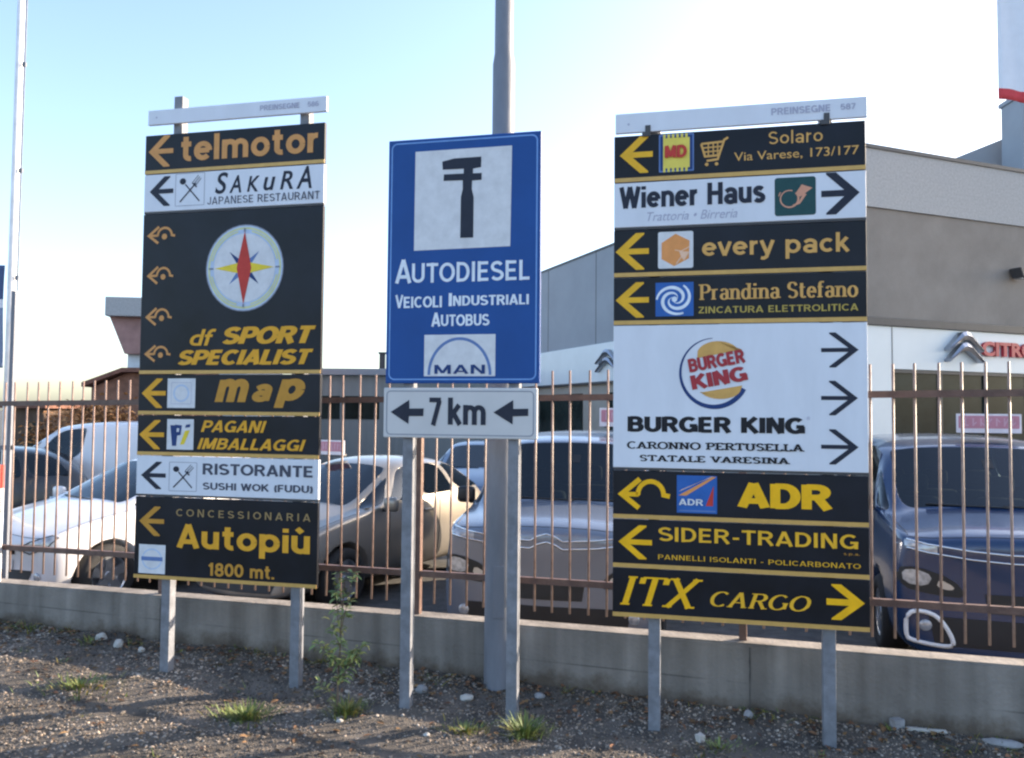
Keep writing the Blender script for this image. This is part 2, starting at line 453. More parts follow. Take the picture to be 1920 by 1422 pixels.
def pen_shape(txt, thin, thick, serif, shear, sans=False, track=0.0):
    A = Art()
    A.y = 0
    x = 0
    for ch in txt:
        if ch == ' ':
            x += .40
            continue
        adv, st, sf = (GL[ch] if not sans else (*GS[ch], []))
        for s in st:
            A.stroke([(x + p[0], p[1]) for p in s], thin, 'ink', pen=(thin, thick))
        for (sx, sz) in sf:
            zz = sz + (thin * .5 if sz < .5 else -thin * .5)
            A.stroke([(x + sx - serif, zz), (x + sx + serif, zz)], thin, 'ink')
        x += adv + .04 + track
    A.bm.verts.index_update()
    A.bm.verts.ensure_lookup_table()
    vs = [(v.co.x + shear * v.co.z, v.co.z, v.co.y) for v in A.bm.verts]
    fs = [tuple(v.index for v in f.verts) for f in A.bm.faces]
    A.bm.free()
    return vs, fs

def put_text(txt, box, col, style, layer, parent, name='lettering', rot=0.0):
    SANS = {'b': (.185, .195, 0, 0), 'h': (.23, .26, 0, 0), 'n2': (.15, .16, 0, 0), 'bi': (.18, .20, 0, .24), 'hi': (.22, .27, 0, .26), 'c': (.17, .21, 0, 0), 'n': (.11, .12, 0, 0), 'sp': (.13, .14, 0, 0)}
    if style in SANS and all(ch == ' ' or ch in GS for ch in txt):
        vs, fs = pen_shape(txt, *SANS[style], sans=True, track=.28 if style == 'sp' else 0.0)
    elif style in ('sb', 'sc', 'sbi', 'sm'):
        a = {'sb': (.195, .195, 0, 0), 'sc': (.20, .23, 0, 0), 'sbi': (.24, .27, 0, .24), 'sm': (.165, .165, 0, 0)}[style]
        vs, fs = pen_shape(txt, *a, sans=True)
    elif style in ('serif', 'serifi', 'slab'):
        a = {'serif': (.07, .19, .16, 0), 'serifi': (.06, .17, .13, .25), 'slab': (.15, .20, .19, 0)}[style]
        vs, fs = pen_shape(txt, *a)
    else:
        b, sh, sp = STY[style]
        vs, fs = font_shape(txt, b, sh, sp)
        vs = [(v[0], v[1], 0) for v in vs]
    x0 = min(v[0] for v in vs); x1 = max(v[0] for v in vs)
    z0 = min(v[1] for v in vs); z1 = max(v[1] for v in vs)
    u0, v0, u1, v1 = box
    y = -.0013 * layer
    co = [Vector((u0 + (v[0] - x0) / (x1 - x0) * (u1 - u0), y + v[2] * .3, v0 + (v[1] - z0) / (z1 - z0) * (v1 - v0))) for v in vs]
    if rot:
        c = Vector(((u0 + u1) / 2, 0, (v0 + v1) / 2))
        m = Matrix.Rotation(-R(rot), 3, 'Y')
        co = [c + m @ (p - c) for p in co]
    me = bpy.data.meshes.new(name)
    me.from_pydata(co, [], fs)
    me.update()
    flip = sum(p.normal.y * p.area for p in me.polygons) > 0
    if flip:
        me.flip_normals()
    if parent is None:
        return me
    return link(name, me, K[col] if isinstance(col, str) else col, parent)

SPEC = [
 ('a','L',(0.0214,2.5424,0.2002,2.7395),'l','tan',0.17),
 ('t', 'L', (0.2561, 2.5666, 1.1764, 2.7285), 'telmotor', 'tan', 'sb', 0, 1),
 ('a','L',(0.0368,2.2942,0.2076,2.4817),'l','ink',0.17),
 ('f','L',(0.2232,2.2899,0.4236,2.4901)),
 ('t', 'L', (0.4977, 2.3506, 0.5843, 2.483), 'S', 'ink', 'i', 0, 1),
 ('t', 'L', (0.5952, 2.352, 0.6762, 2.4599), 'A', 'ink', 'i', 0, 1),
 ('t', 'L', (0.7147, 2.353, 0.7984, 2.4493), 'K', 'ink', 'i', 0, 1),
 ('t', 'L', (0.8234, 2.3548, 0.9033, 2.4369), 'u', 'ink', 'i', 0, 1),
 ('t', 'L', (0.9341, 2.3559, 1.0204, 2.4675), 'R', 'ink', 'i', 0, 1),
 ('t', 'L', (1.0413, 2.3543, 1.1416, 2.4894), 'A', 'ink', 'i', 0, 1),
 ('t', 'L', (0.446, 2.2859, 1.1952, 2.3365), 'JAPANESE RESTAURANT', 'greyink', 'n', 0, 1),
 ('u','L',(0.0321,2.0594,0.2288,2.1688),1,'tan'),
 ('u','L',(0.0371,1.8078,0.2221,1.9181),1,'tan'),
 ('u','L',(0.0337,1.5508,0.2198,1.661),1,'tan'),
 ('u','L',(0.0338,1.3259,0.218,1.4276),1,'tan'),
 ('l','L',(0.4482,1.6261,0.9691,2.1547),'compass'),
 ('t', 'L', (0.35, 1.4226, 0.529, 1.5238), 'df', 'gold', 'i', 0, 1),
 ('t', 'L', (0.5713, 1.4244, 1.1868, 1.5342), 'SPORT', 'gold', 'hi', 0, 1),
 ('t', 'L', (0.2695, 1.3027, 1.1737, 1.3978), 'SPECIALIST', 'gold', 'hi', 0, 1),
 ('a','L',(0.02,1.0408,0.1919,1.2223),'l','gold',0.17),
 ('l','L',(0.2041,1.0422,0.3961,1.2222),'faint'),
 ('t', 'L', (0.5293, 1.0801, 0.757, 1.2198), 'm', 'bronze', 'sbi', 0, 1),
 ('t', 'L', (0.7789, 1.081, 0.9126, 1.1893), 'a', 'bronze', 'sbi', 0, 1),
 ('t', 'L', (0.9226, 1.0474, 1.1253, 1.2215), 'p', 'bronze', 'sbi', 0, 1),
 ('a','L',(0.0102,0.7876,0.1878,0.9664),'l','gold',0.17),
 ('l','L',(0.208,0.7883,0.3918,0.9737),'pi'),
 ('t', 'L', (0.4408, 0.8954, 0.8805, 0.9709), 'PAGANI', 'gold', 'bi', 0, 1),
 ('t', 'L', (0.4185, 0.7923, 1.1372, 0.8633), 'IMBALLAGGI', 'gold', 'bi', 0, 1),
 ('a','L',(0.0302,0.5443,0.2069,0.7121),'l','ink',0.17),
 ('f','L',(0.2312,0.5374,0.4196,0.7113)),
 ('t', 'L', (0.4595, 0.6388, 1.1834, 0.7112), 'RISTORANTE', 'greyink', 'b', 0, 1),
 ('t', 'L', (0.4627, 0.5476, 1.1853, 0.5965), 'SUSHI WOK (FUDU)', 'greyink', 'b', 0, 1),
 ('a','L',(0.0271,0.2597,0.2038,0.4378),'l','bronze',0.17),
 ('t', 'L', (0.2862, 0.3837, 1.1748, 0.4313), 'CONCESSIONARIA', 'dim', 'sp', 0, 1),
 ('t', 'L', (0.2943, 0.1571, 1.1741, 0.352), 'Autopiù', 'gold', 'sb', 0, 1),
 ('t', 'L', (0.5136, 0.037, 0.9499, 0.1168), '1800 mt.', 'bronze', 'b', 0, 1),
 ('l','L',(0.0345,0.0312,0.2189,0.2063),'band'),
 ('t', 'L', (0.7898, 2.845, 1.0522, 2.88), 'PREINSEGNE', 'faint', 'b', 0, 1),
 ('t', 'L', (1.1044, 2.8464, 1.1773, 2.8779), '586', 'faint', 'b', 0, 1),
 ('t', 'R', (0.7916, 2.5507, 1.0727, 2.5892), 'PREINSEGNE', 'faint', 'b', 0, 1),
 ('t', 'R', (1.1204, 2.5545, 1.1907, 2.5854), '587', 'faint', 'b', 0, 1),
 ('a','R',(0.0264,2.2953,0.2004,2.4897),'l','yel',0.17),
 ('l','R',(0.2322,2.292,0.4097,2.4891),'stamp'),
 ('l','R',(0.4437,2.3124,0.5803,2.457),'cart'),
 ('t', 'R', (0.7788, 2.4024, 1.0361, 2.4706), 'Solaro', 'gold2', 'n', 0, 1),
 ('t', 'R', (0.6096, 2.3211, 1.2044, 2.3734), 'Via Varese, 173/177', 'gold2', 'n', 0, 1),
 ('t', 'R', (0.0273, 2.1077, 0.761, 2.2274), 'Wiener Haus', 'ink', 'sc', 0, 1),
 ('t', 'R', (0.1721, 2.0392, 0.6253, 2.0864), 'Trattoria • Birreria', 'faint', 'pi', 0, 1),
 ('l','R',(0.8063,2.0364,1.0019,2.23),'horn'),
 ('a','R',(1.0271,2.0326,1.2097,2.243),'r','ink',0.17),
 ('a','R',(0.0061,1.7873,0.1813,1.9799),'l','yel',0.17),
 ('l','R',(0.2285,1.7891,0.406,1.9796),'hex'),
 ('t', 'R', (0.45, 1.818, 1.1575, 1.9434), 'every pack', 'gold2', 'sm', 0, 1),
 ('a','R',(0.007,1.5369,0.1818,1.7217),'l','yel',0.17),
 ('l','R',(0.2159,1.5415,0.4076,1.716),'swirl'),
 ('t', 'R', (0.433, 1.6194, 1.1946, 1.7031), 'Prandina Stefano', 'gold2', 'serif', 0, 1),
 ('t', 'R', (0.4329, 1.5521, 1.1941, 1.5887), 'ZINCATURA ELETTROLITICA', 'olive', 'n2', 0, 1),
 ('l','R',(0.3391,1.07,0.6961,1.4328),'bun'),
 ('t', 'R', (0.0739, 0.9423, 0.9436, 1.0318), 'BURGER KING', 'black', 'h', 0, 1),
 ('t', 'R', (0.0707, 0.8588, 0.9398, 0.8973), 'CARONNO PERTUSELLA', 'black', 'slab', 0, 1),
 ('t', 'R', (0.1363, 0.7956, 0.8719, 0.8291), 'STATALE VARESINA', 'black', 'slab', 0, 1),
 ('t', 'R', (0.9517, 1.0147, 0.9679, 1.034), '®', 'faint', 'n', 0, 1),
 ('a','R',(1.0216,1.2743,1.1982,1.4474),'r','ink',0.13),
 ('a','R',(1.02,1.0397,1.193,1.2097),'r','ink',0.13),
 ('a','R',(1.0184,0.7995,1.1942,0.9719),'r','ink',0.13),
 ('u','R',(0.0294,0.5513,0.2894,0.7095),0,'amber'),
 ('l','R',(0.3241,0.5397,0.5224,0.729),'adr'),
 ('t', 'R', (0.621, 0.5706, 1.0693, 0.7018), 'ADR', 'amber', 'h', 0, 1),
 ('a','R',(0.0254,0.2957,0.1998,0.4681),'l','amber',0.17),
 ('t', 'R', (0.2323, 0.3902, 1.1844, 0.4667), 'SIDER-TRADING', 'yel', 'n2', 0, 1),
 ('t', 'R', (1.1189, 0.3593, 1.1905, 0.3727), 's.p.a.', 'bronze', 'n', 0, 1),
 ('t', 'R', (0.2313, 0.2993, 1.1942, 0.3255), 'PANNELLI ISOLANTI - POLICARBONATO', 'yel', 'n', 0, 1),
 ('t', 'R', (0.0382, 0.0557, 0.4537, 0.2132), 'ITX', 'amber', 'serifi', 0, 1),
 ('t', 'R', (0.4879, 0.0774, 0.9675, 0.1559), 'CARGO', 'yel', 'serifi', 0, 1),
 ('a','R',(1.038,0.0499,1.2161,0.2207),'r','amber',0.2),
 ('p','B',[(0.1583,1.278),(0.7048,1.2784),(0.6995,0.7339),(0.1568,0.7286)],'white',1,'pictogram'),
 ('p','B',[(0.3136,1.2139),(0.3825,1.2277),(0.5348,1.2284),(0.5341,1.1711),(0.4885,1.1649),(0.4887,1.1394),(0.5383,1.1391),(0.5374,1.101),(0.4839,1.1002),(0.4832,1.0531),(0.4941,1.008),(0.494,0.7884),(0.4207,0.7888),(0.422,1.0117),(0.432,1.0558),(0.4314,1.1044),(0.3217,1.1067),(0.3238,1.1425),(0.4363,1.1412),(0.436,1.168),(0.3938,1.168),(0.3169,1.1687)],'ink',2,'pictogram'),
 ('t', 'B', (0.0492, 0.5478, 0.1447, 0.6834), 'A', 'palewhite', 'n2', 0, 1),
 ('t', 'B', (0.1471, 0.5497, 0.8063, 0.6582), 'UTODIESEL', 'palewhite', 'n2', 0, 1),
 ('t', 'B', (0.0522, 0.4129, 0.0995, 0.4885), 'V', 'palewhite', 'c', 0, 1),
 ('t', 'B', (0.1012, 0.4135, 0.3213, 0.4758), 'EICOLI', 'palewhite', 'c', 0, 1),
 ('t', 'B', (0.3599, 0.4187, 0.3779, 0.49), 'I', 'palewhite', 'c', 0, 1),
 ('t', 'B', (0.3838, 0.4172, 0.8036, 0.4767), 'NDUSTRIALI', 'palewhite', 'c', 0, 1),
 ('t', 'B', (0.262, 0.3072, 0.3148, 0.3867), 'A', 'palewhite', 'c', 0, 1),
 ('t', 'B', (0.3166, 0.3105, 0.5897, 0.373), 'UTOBUS', 'palewhite', 'c', 0, 1),
 ('l','B',(0.2238,0.0389,0.6232,0.2641),'man'),
 ('p','B',[(0.0145,1.3173),(0.8507,1.3177),(0.8443,0.019),(0.0189,0.022)],'border',1,'logo'),
 ('k','B',(-0.0075,-0.29,0.8517,-0.0253)),
 ('p','B',[(0.0353,-0.1565),(0.142,-0.0898),(0.1427,-0.1366),(0.2254,-0.136),(0.2233,-0.1777),(0.1407,-0.1784),(0.1386,-0.2215)],'ink',2,'arrow'),
 ('t', 'B', (0.2577, -0.2318, 0.3271, -0.0766), '7', 'ink', 'c', 0, 2),
 ('t', 'B', (0.3631, -0.2301, 0.5735, -0.0761), 'km', 'ink', 'c', 0, 2),
 ('p','B',[(0.6162,-0.1542),(0.7234,-0.0882),(0.7239,-0.1349),(0.8055,-0.1331),(0.8046,-0.171),(0.7217,-0.1742),(0.7208,-0.2172)],'ink',2,'arrow'),
]


# ---------------------------------------------------------------- the three sign stands
def panel_box(x0, x1, z0, z1, mat_, parent, name='panel', d=.026):
    bm = bmesh.new()
    bx(bm, x0, x1, 0, d, z0, z1, bev=.003)
    return done(name, bm, mat_, parent)

def post(parent, x, z1, y0=.03, w=.06, d=.06, z0=-.25):
    bm = bmesh.new()
    bx(bm, x - w / 2, x + w / 2, y0, y0 + d, z0, z1, bev=.004)
    return done('post', bm, M_STEEL, parent)

def logo(kind, b, parent):
    u0, v0, u1, v1 = b
    w, h = u1 - u0, v1 - v0
    cx, cz = (u0 + u1) / 2, (v0 + v1) / 2
    A = Art()
    P = lambda x, z: (u0 + x * w, v0 + z * h)
    if kind == 'compass':
        A.circ(cx, cz, w / 2, h / 2, 'greyline')
        A.circ(cx, cz, w * .487, h * .487, 'paleblue')
        A.circ(cx, cz, w * .47, h * .47, 'cream')
        A.circ(cx, cz, w * .445, h * .445, 'paleblue')
        for k in range(4):
            A.arc(cx, cz, w * .425, h * .425, 12 + 90 * k, 78 + 90 * k, .010, 'cream', 14)
        A.circ(cx, cz, w * .395, h * .395, 'white')
        for k in range(4):
            a = R(45 + 90 * k)
            d = Vector((math.cos(a), math.sin(a))); n = Vector((-d.y, d.x))
            c = Vector((cx, cz))
            A.poly([c - n * w * .05, c + d * w * .27, c + n * w * .05], 'navy' if k % 2 else 'steelblue')
        for sx in (-1, 1):
            A.poly([(cx, cz - h * .075), (cx + sx * w * .38, cz), (cx, cz + h * .075)], 'yellowlogo')
        for sz in (-1, 1):
            A.poly([(cx - w * .095, cz), (cx, cz + sz * h * .42), (cx + w * .095, cz)], 'red')
        for sx in (-1, 1):
            A.poly([(cx + sx * w * .40, cz - .005), (cx + sx * w * .455, cz - .005), (cx + sx * w * .455, cz + .005), (cx + sx * w * .40, cz + .005)], 'greyline')
        for sz in (-1, 1):
            A.poly([(cx - .005, cz + sz * h * .415), (cx + .005, cz + sz * h * .415), (cx + .005, cz + sz * h * .455), (cx - .005, cz + sz * h * .455)], 'greyline')
    elif kind == 'faint':
        A.poly([P(0, 0), P(1, 0), P(1, 1), P(0, 1)], 'white')
        A.rrect(*P(.14, .14), *P(.86, .86), .006, 'faint', .003)
        A.circ(cx, cz, w * .29, h * .30, 'paleblue')
        A.circ(cx, cz, w * .23, h * .24, 'white')
    elif kind == 'pi':
        A.poly([P(0, 0), P(1, 0), P(1, 1), P(0, 1)], 'white')
        A.poly([P(.20, .12), P(.36, .12), P(.42, .80), P(.12, .80)], 'navy')
        A.poly([P(.30, .44), P(.52, .48), P(.56, .80), P(.30, .82)], 'navy')
        A.poly([P(.36, .58), P(.45, .58), P(.46, .70), P(.37, .70)], 'white')
        A.poly([P(.50, .16), P(.66, .18), P(.86, .64), P(.68, .62)], 'yellowlogo')
        A.poly([P(.68, .72), P(.86, .74), P(.88, .84), P(.72, .82)], 'navy')
    elif kind == 'band':
        A.poly([P(0, 0), P(1, 0), P(1, 1), P(0, 1)], 'white')
        A.arc(cx, cz, w * .36, h * .34, 0, 360, .009, 'paleblue')
        A.poly([P(.10, .44), P(.90, .44), P(.90, .58), P(.10, .58)], 'steelblue')
    elif kind == 'stamp':
        A.rrect(u0, v0, u1, v1, .004, 'steelblue')
        A.rrect(*P(.04, .04), *P(.96, .96), .004, 'navy')
        pts = []
        n = 6
        for k in range(n):
            pts += [P(.12 + .76 * k / n, 1.0), P(.12 + .76 * (k + .5) / n, 1.0), P(.12 + .76 * (k + .5) / n, .90), P(.12 + .76 * (k + 1) / n, .90)]
        pts += [P(.88, .10)]
        for k in range(n):
            pts += [P(.88 - .76 * k / n, .10), P(.88 - .76 * (k + .5) / n, .10), P(.88 - .76 * (k + .5) / n, 0.0), P(.88 - .76 * (k + 1) / n, 0.0)]
        A.poly([P(.12, .10), P(.88, .10), P(.88, .90), P(.12, .90)], 'lemon')
        for k in range(n):
            A.poly([P(.12 + .76 * k / n, .90), P(.12 + .76 * (k + .55) / n, .90), P(.12 + .76 * (k + .55) / n, 1.0), P(.12 + .76 * k / n, 1.0)], 'lemon')
            A.poly([P(.12 + .76 * k / n, 0), P(.12 + .76 * (k + .55) / n, 0), P(.12 + .76 * (k + .55) / n, .10), P(.12 + .76 * k / n, .10)], 'lemon')
    elif kind == 'cart':
        t = .011
        A.stroke([P(1, .98), P(.86, .90), P(.62, .22), P(.22, .18)], t, 'gold2')
        A.stroke([P(.02, .80), P(.82, .84)], t, 'gold2')
        A.stroke([P(.02, .80), P(.16, .34), P(.68, .36)], t, 'gold2')
        for k in (.5, .65):
            A.stroke([P(.06 + (.8 - k) * .25, k), P(.80 - (.84 - k) * .3, k + .02)], t * .7, 'gold2')
        for k in (.28, .46, .62):
            A.stroke([P(k, .80), P(k, .36)], t * .6, 'gold2')
        A.circ(*P(.22, .05), .009, .009, 'gold2', 14)
        A.circ(*P(.58, .05), .009, .009, 'gold2', 14)
    elif kind == 'horn':
        A.rrect(u0, v0, u1, v1, .014, 'green')
        A.arc(*P(.36, .44), w * .22, h * .22, 70, 405, (.005, .010), 'pink')
        A.poly([P(.50, .56), P(.62, .48), P(.92, .70), P(.66, .80)], 'pink')
        A.stroke([P(.44, .26), P(.60, .32), P(.74, .56)], [.006, .010, .016], 'pink')
        A.stroke([P(.14, .62), P(.10, .52)], .006, 'pink')
    elif kind == 'hex':
        A.rrect(u0, v0, u1, v1, .010, 'white')
        A.poly([P(.5, .94), P(.90, .74), P(.88, .26), P(.46, .06), (P(.10, .26)), P(.10, .70)], 'orange')
        A.stroke([P(.48, .50), P(.66, .46), P(.90, .58)], .005, 'peach')
        A.poly([P(.60, .46), P(.90, .44), P(.74, .20), P(.66, .30)], 'peach')
        A.stroke([P(.66, .30), P(.52, .12)], .006, 'peach')
    elif kind == 'swirl':
        A.poly([P(0, 0), P(1, 0), P(1, 1), P(0, 1)], 'blue')
        for s in range(3):
            pts, ws = [], []
            for k in range(26):
                q = k / 25
                a = R(s * 120 + 60 - q * 300)
                r = .05 + .42 * (1 - q)
                pts.append((cx + math.cos(a) * r * w, cz + math.sin(a) * r * h))
                ws.append(.003 + .014 * math.sin(math.pi * min(1, q + .15)))
            A.stroke(pts, ws, 'palewhite')
        A.circ(cx, cz, .014, .014, 'palewhite', 16)
    elif kind == 'bun':
        q = []
        pts = [(.08, .34), (.02, .5)]
        n = 44
        L, wd = [], []
        for k in range(n + 1):
            a = R(92 + (332 - 92) * k / n)
            L.append((cx - .01 + w * .465 * math.cos(a), cz + h * .48 * math.sin(a)))
            wd.append(.003 + .021 * min(1, k / n * 1.25))
        A.stroke(L, wd, 'navy')
        top = [P(.24, .70)] + [(u0 + w * (.53 + .29 * math.cos(R(a))), v0 + h * (.76 + .18 * math.sin(R(a)))) for a in range(165, 5, -12)] + [P(.86, .82)]
        A.poly(top, 'bunc')
        bot = [P(.28, .22), P(.86, .32)] + [(u0 + w * (.56 + .28 * math.cos(R(a))), v0 + h * (.27 + .14 * math.sin(R(a)))) for a in range(-10, -170, -14)]
        A.poly(bot, 'bunc')
        o = A.finish('logo', parent)
        put_text('BURGER', (*P(.115, .56), *P(.90, .76)), 'darkred', 'h', 3, o, rot=10.5)
        put_text('KING', (*P(.15, .31), *P(.93, .54)), 'darkred', 'h', 3, o, rot=10.5)
        return o
    elif kind == 'adr':
        A.poly([P(0, 0), P(1, 0), P(1, 1), P(0, 1)], 'blue')
        A.poly([P(.04, .46), P(.24, .46), P(.98, .97), P(.90, .98)], 'orange')
        A.poly([P(.05, .56), P(.12, .62), P(.90, .98), P(.86, .98)], 'peach')
        A.poly([P(.72, .20), P(.90, .20), P(.92, .74)], 'red')
        A.stroke([P(.06, .06), P(.96, .06)], .006, 'steelblue')
        o = A.finish('logo', parent)
        put_text('ADR', (*P(.05, .20), *P(.66, .38)), 'white', 'b', 4, o)
        return o
    elif kind == 'man':
        A.poly([P(0, 0), P(1, 0), P(1, 1), P(0, 1)], 'white')
        A.arc(*P(.5, .03), w * .43, h * .87, 0, 180, .016, 'steelblue')
        o = A.finish('logo', parent)
        put_text('MAN', (*P(.15, .05), *P(.86, .28)), 'navy', 'n2', 3, o)
        return o
    o = A.finish('logo', parent)
    if kind == 'stamp':
        put_text('MD', (*P(.17, .36), *P(.80, .70)), 'red', 'h', 8, o)
    return o

def arrow(b, d, col, parent, th):
    u0, v0, u1, v1 = b
    w, h = u1 - u0, v1 - v0
    s = (lambda x: u0 + x * w) if d == 'l' else (lambda x: u1 - x * w)
    z = lambda t: v0 + t * h
    A = Art()
    t = th
    tx = t * h / w
    A.poly([(s(.02), z(.5)), (s(.62), z(1)), (s(.62 + tx * 1.3), z(1)), (s(.62 + tx * 1.3), z(.96)), (s(.02 + tx * 1.55), z(.5)), (s(.62 + tx * 1.3), z(.04)), (s(.62 + tx * 1.3), z(0)), (s(.62), z(0))], col)
    A.poly([(s(tx * .9), z(.5 - t * .45)), (s(1), z(.5 - t * .45)), (s(1), z(.5 + t * .45)), (s(tx * .9), z(.5 + t * .45))], col)
    return A.finish('arrow', parent)

def uturn(b, dot, col, parent):
    u0, v0, u1, v1 = b
    w, h = u1 - u0, v1 - v0
    P = lambda x, z: (u0 + x * w, v0 + z * h)
    t = w * (.085 if dot else .10)
    A = Art()
    A.stroke([P(.42, .97), P(.06, .47), P(.40, .03)], t, col)
    A.stroke([P(.08, .47), P(.38, .47)] + [(u0 + w * (.63 + .25 * math.cos(R(a))), v0 + h * (.47 + .43 * math.sin(R(a)))) for a in range(180, -1, -15)] + [P(1, .43)], t * .9, col)
    if dot:
        A.circ(*P(.62, .40), w * .095, w * .095, col, 18)
    return A.finish('arrow', parent)

def cutlery(b, parent):
    u0, v0, u1, v1 = b
    w, h = u1 - u0, v1 - v0
    P = lambda x, z: (u0 + x * w, v0 + z * h)
    A = Art()
    A.rrect(u0, v0, u1, v1, .004, 'greyline', .0028)
    A.stroke([P(.34, .66), P(.84, .12)], .008, 'ink')
    A.circ(*P(.25, .76), w * .11, h * .10, 'ink', 18)
    A.stroke([P(.70, .68), P(.16, .12)], .008, 'ink')
    for k in (-1, 0, 1):
        A.stroke([P(.64 + k * .05, .66 - k * .05), P(.84 + k * .05, .88 - k * .05)], .0035, 'ink')
    A.stroke([P(.58, .70), P(.74, .56)], .008, 'ink')
    return A.finish('pictogram', parent)

def sign_root(key, name, label):
    (ox, oy), yaw, zb = {'L': ((-2.3121, 5.0644), .2269, .5726), 'R': ((.5276, 4.2514), .2265, .5639), 'B': ((-.697, 4.492), .2269, 1.758)}[key]
    return empty(name, (ox, oy, 0), -yaw, label=label, cat='sign'), zb

def build_stand(key, label, width, rows, header, posts):
    root, zb = sign_root(key, 'directional_sign', label)
    panels = []
    for (va, vb, kind) in rows:
        gap = .004
        if kind == 'd':
            e = panel_box(0, width, zb + va, zb + vb - gap, M_DARK, root)
            bm = bmesh.new()
            bx(bm, .001, width - .001, -.0022, .004, zb + va + .001, zb + va + .0225)
            st = done('edge_strip', bm, M_STRIP, e)
        else:
            e = panel_box(0, width, zb + va + .012, zb + vb - gap, M_WHITEP, root)
            bm = bmesh.new()
            bx(bm, .001, width - .001, .004, .022, zb + va, zb + va + .012)  # dark strip added in the gap to draw its shadow line
            done('gap_shade_strip', bm, M_TRIM, e)
        panels.append((va, vb, e))
    h0, h1, hx0, hx1 = header
    hp = panel_box(hx0, hx1, zb + h0, zb + h1, M_WHITEP, root, 'header_panel', .02)
    panels.append((h0, h1, hp))
    for x, top in posts:
        p = post(root, x, zb + top)
        bm = bmesh.new()
        for (va, vb, _) in rows:
            zz = zb + (va + vb) / 2
            bx(bm, x - .05, x + .05, .0265, .0295, zz - .02, zz + .02)
        done('clamp', bm, M_STEEL, p)
    return root, zb, panels

rowsL = [(2.5, 2.75, 'd'), (2.25, 2.5, 'w'), (1.25, 2.25, 'd'), (1.0, 1.25, 'd'), (.75, 1.0, 'd'), (.5, .75, 'w'), (0, .5, 'd')]
rowsR = [(2.25, 2.5, 'd'), (2.0, 2.25, 'w'), (1.75, 2.0, 'd'), (1.5, 1.75, 'd'), (.75, 1.5, 'w'), (.5, .75, 'd'), (.25, .5, 'd'), (0, .25, 'd')]
L_root, L_zb, L_pan = build_stand('L', 'tall stack of black and white direction panels with a round compass emblem', 1.22, rowsL, (2.812, 2.905, .014, 1.228), [(.205, 2.995), (1.07, 2.86)])
R_root, R_zb, R_pan = build_stand('R', 'tall stack of direction panels with a large white burger restaurant panel at its middle', 1.2355, rowsR, (2.512, 2.616, .006, 1.245), [(.21, 2.56), (1.055, 2.56)])
# header brackets of the burger sign
for x in (.175, 1.055):
    bm = bmesh.new()
    bx(bm, x - .014, x + .014, -.006, -.001, R_zb + 2.485, R_zb + 2.545, bev=.002)
    bx(bm, x - .03, x + .002, -.010, -.006, R_zb + 2.485, R_zb + 2.510, bev=.002)
    done('bracket', bm, M_TRIM, R_root)
# traffic sign
B_root, B_zb = sign_root('B', 'traffic_sign', 'tall blue service sign with an adjustable spanner pictogram above a white 7 km plate')
bp_ = bmesh.new()
bx(bp_, 0, .865, 0, .022, B_zb, B_zb + 1.35, bev=.006)
b_panel = done('panel', bp_, M_BLUEP, B_root)
bm = bmesh.new()
bx(bm, -.008, .853, 0, .022, B_zb - .296, B_zb - .024, bev=.006)
b_plate = done('distance_plate', bm, mat('reflective_grey_sheet', (.56, .555, .56), .45, 0, .05, 3, spec=.3), B_root)
for x in (.127, .72):
    post(B_root, x, B_zb + 1.28, y0=.025)
B_pan = [(0, 1.35, b_panel), (-.3, -.02, b_plate)]
SG = {'L': (L_zb, L_pan), 'R': (R_zb, R_pan), 'B': (B_zb, B_pan)}
def panel_for(key, v):
    for va, vb, e in SG[key][1]:
        if va <= v <= vb:
            return e
    return SG[key][1][-1][2]
for e in SPEC:
    kind, key = e[0], e[1]
    zb = SG[key][0]
    if kind == 'p':
        pts = e[2]
        p = panel_for(key, sum(q[1] for q in pts) / len(pts))
        A = Art(-.0013 * e[4] if len(e) > 4 else -.0013)
        if e[3] == 'border':
            u0 = pts[0][0]; u1 = pts[1][0]; v1 = pts[0][1]; v0 = pts[2][1]
            A.rrect(.022, zb + .022, .843, zb + 1.328, .03, 'border', .008)
            A.finish('border_line', p)
            continue
        A.poly([(q[0], zb + q[1]) for q in pts], e[3])
        A.finish(e[5], p)
        continue
    b = e[2]
    p = panel_for(key, (b[1] + b[3]) / 2)
    b = (b[0], b[1] + zb, b[2], b[3] + zb)
    if kind == 't':
        put_text(e[3], b, e[4], e[5], e[7], p, rot=e[6])
    elif kind == 'a':
        arrow(b, e[3], e[4], p, e[5])
    elif kind == 'u':
        uturn(b, e[3], e[4], p)
    elif kind == 'f':
        cutlery(b, p)
    elif kind == 'l':
        logo(e[3], b, p)
    elif kind == 'k':
        A = Art()
        A.rrect(.012, zb - .278, .833, zb - .042, .022, 'greyline', .005)
        A.finish('border_line', p)
# small bullet on both headers
for zb, pan in ((L_zb, L_pan), (R_zb, R_pan)):
    A = Art()
    A.circ(.075, zb + pan[-1][0] + .045, .006, .006, 'faint', 12)
    A.finish('bullet', pan[-1][2])

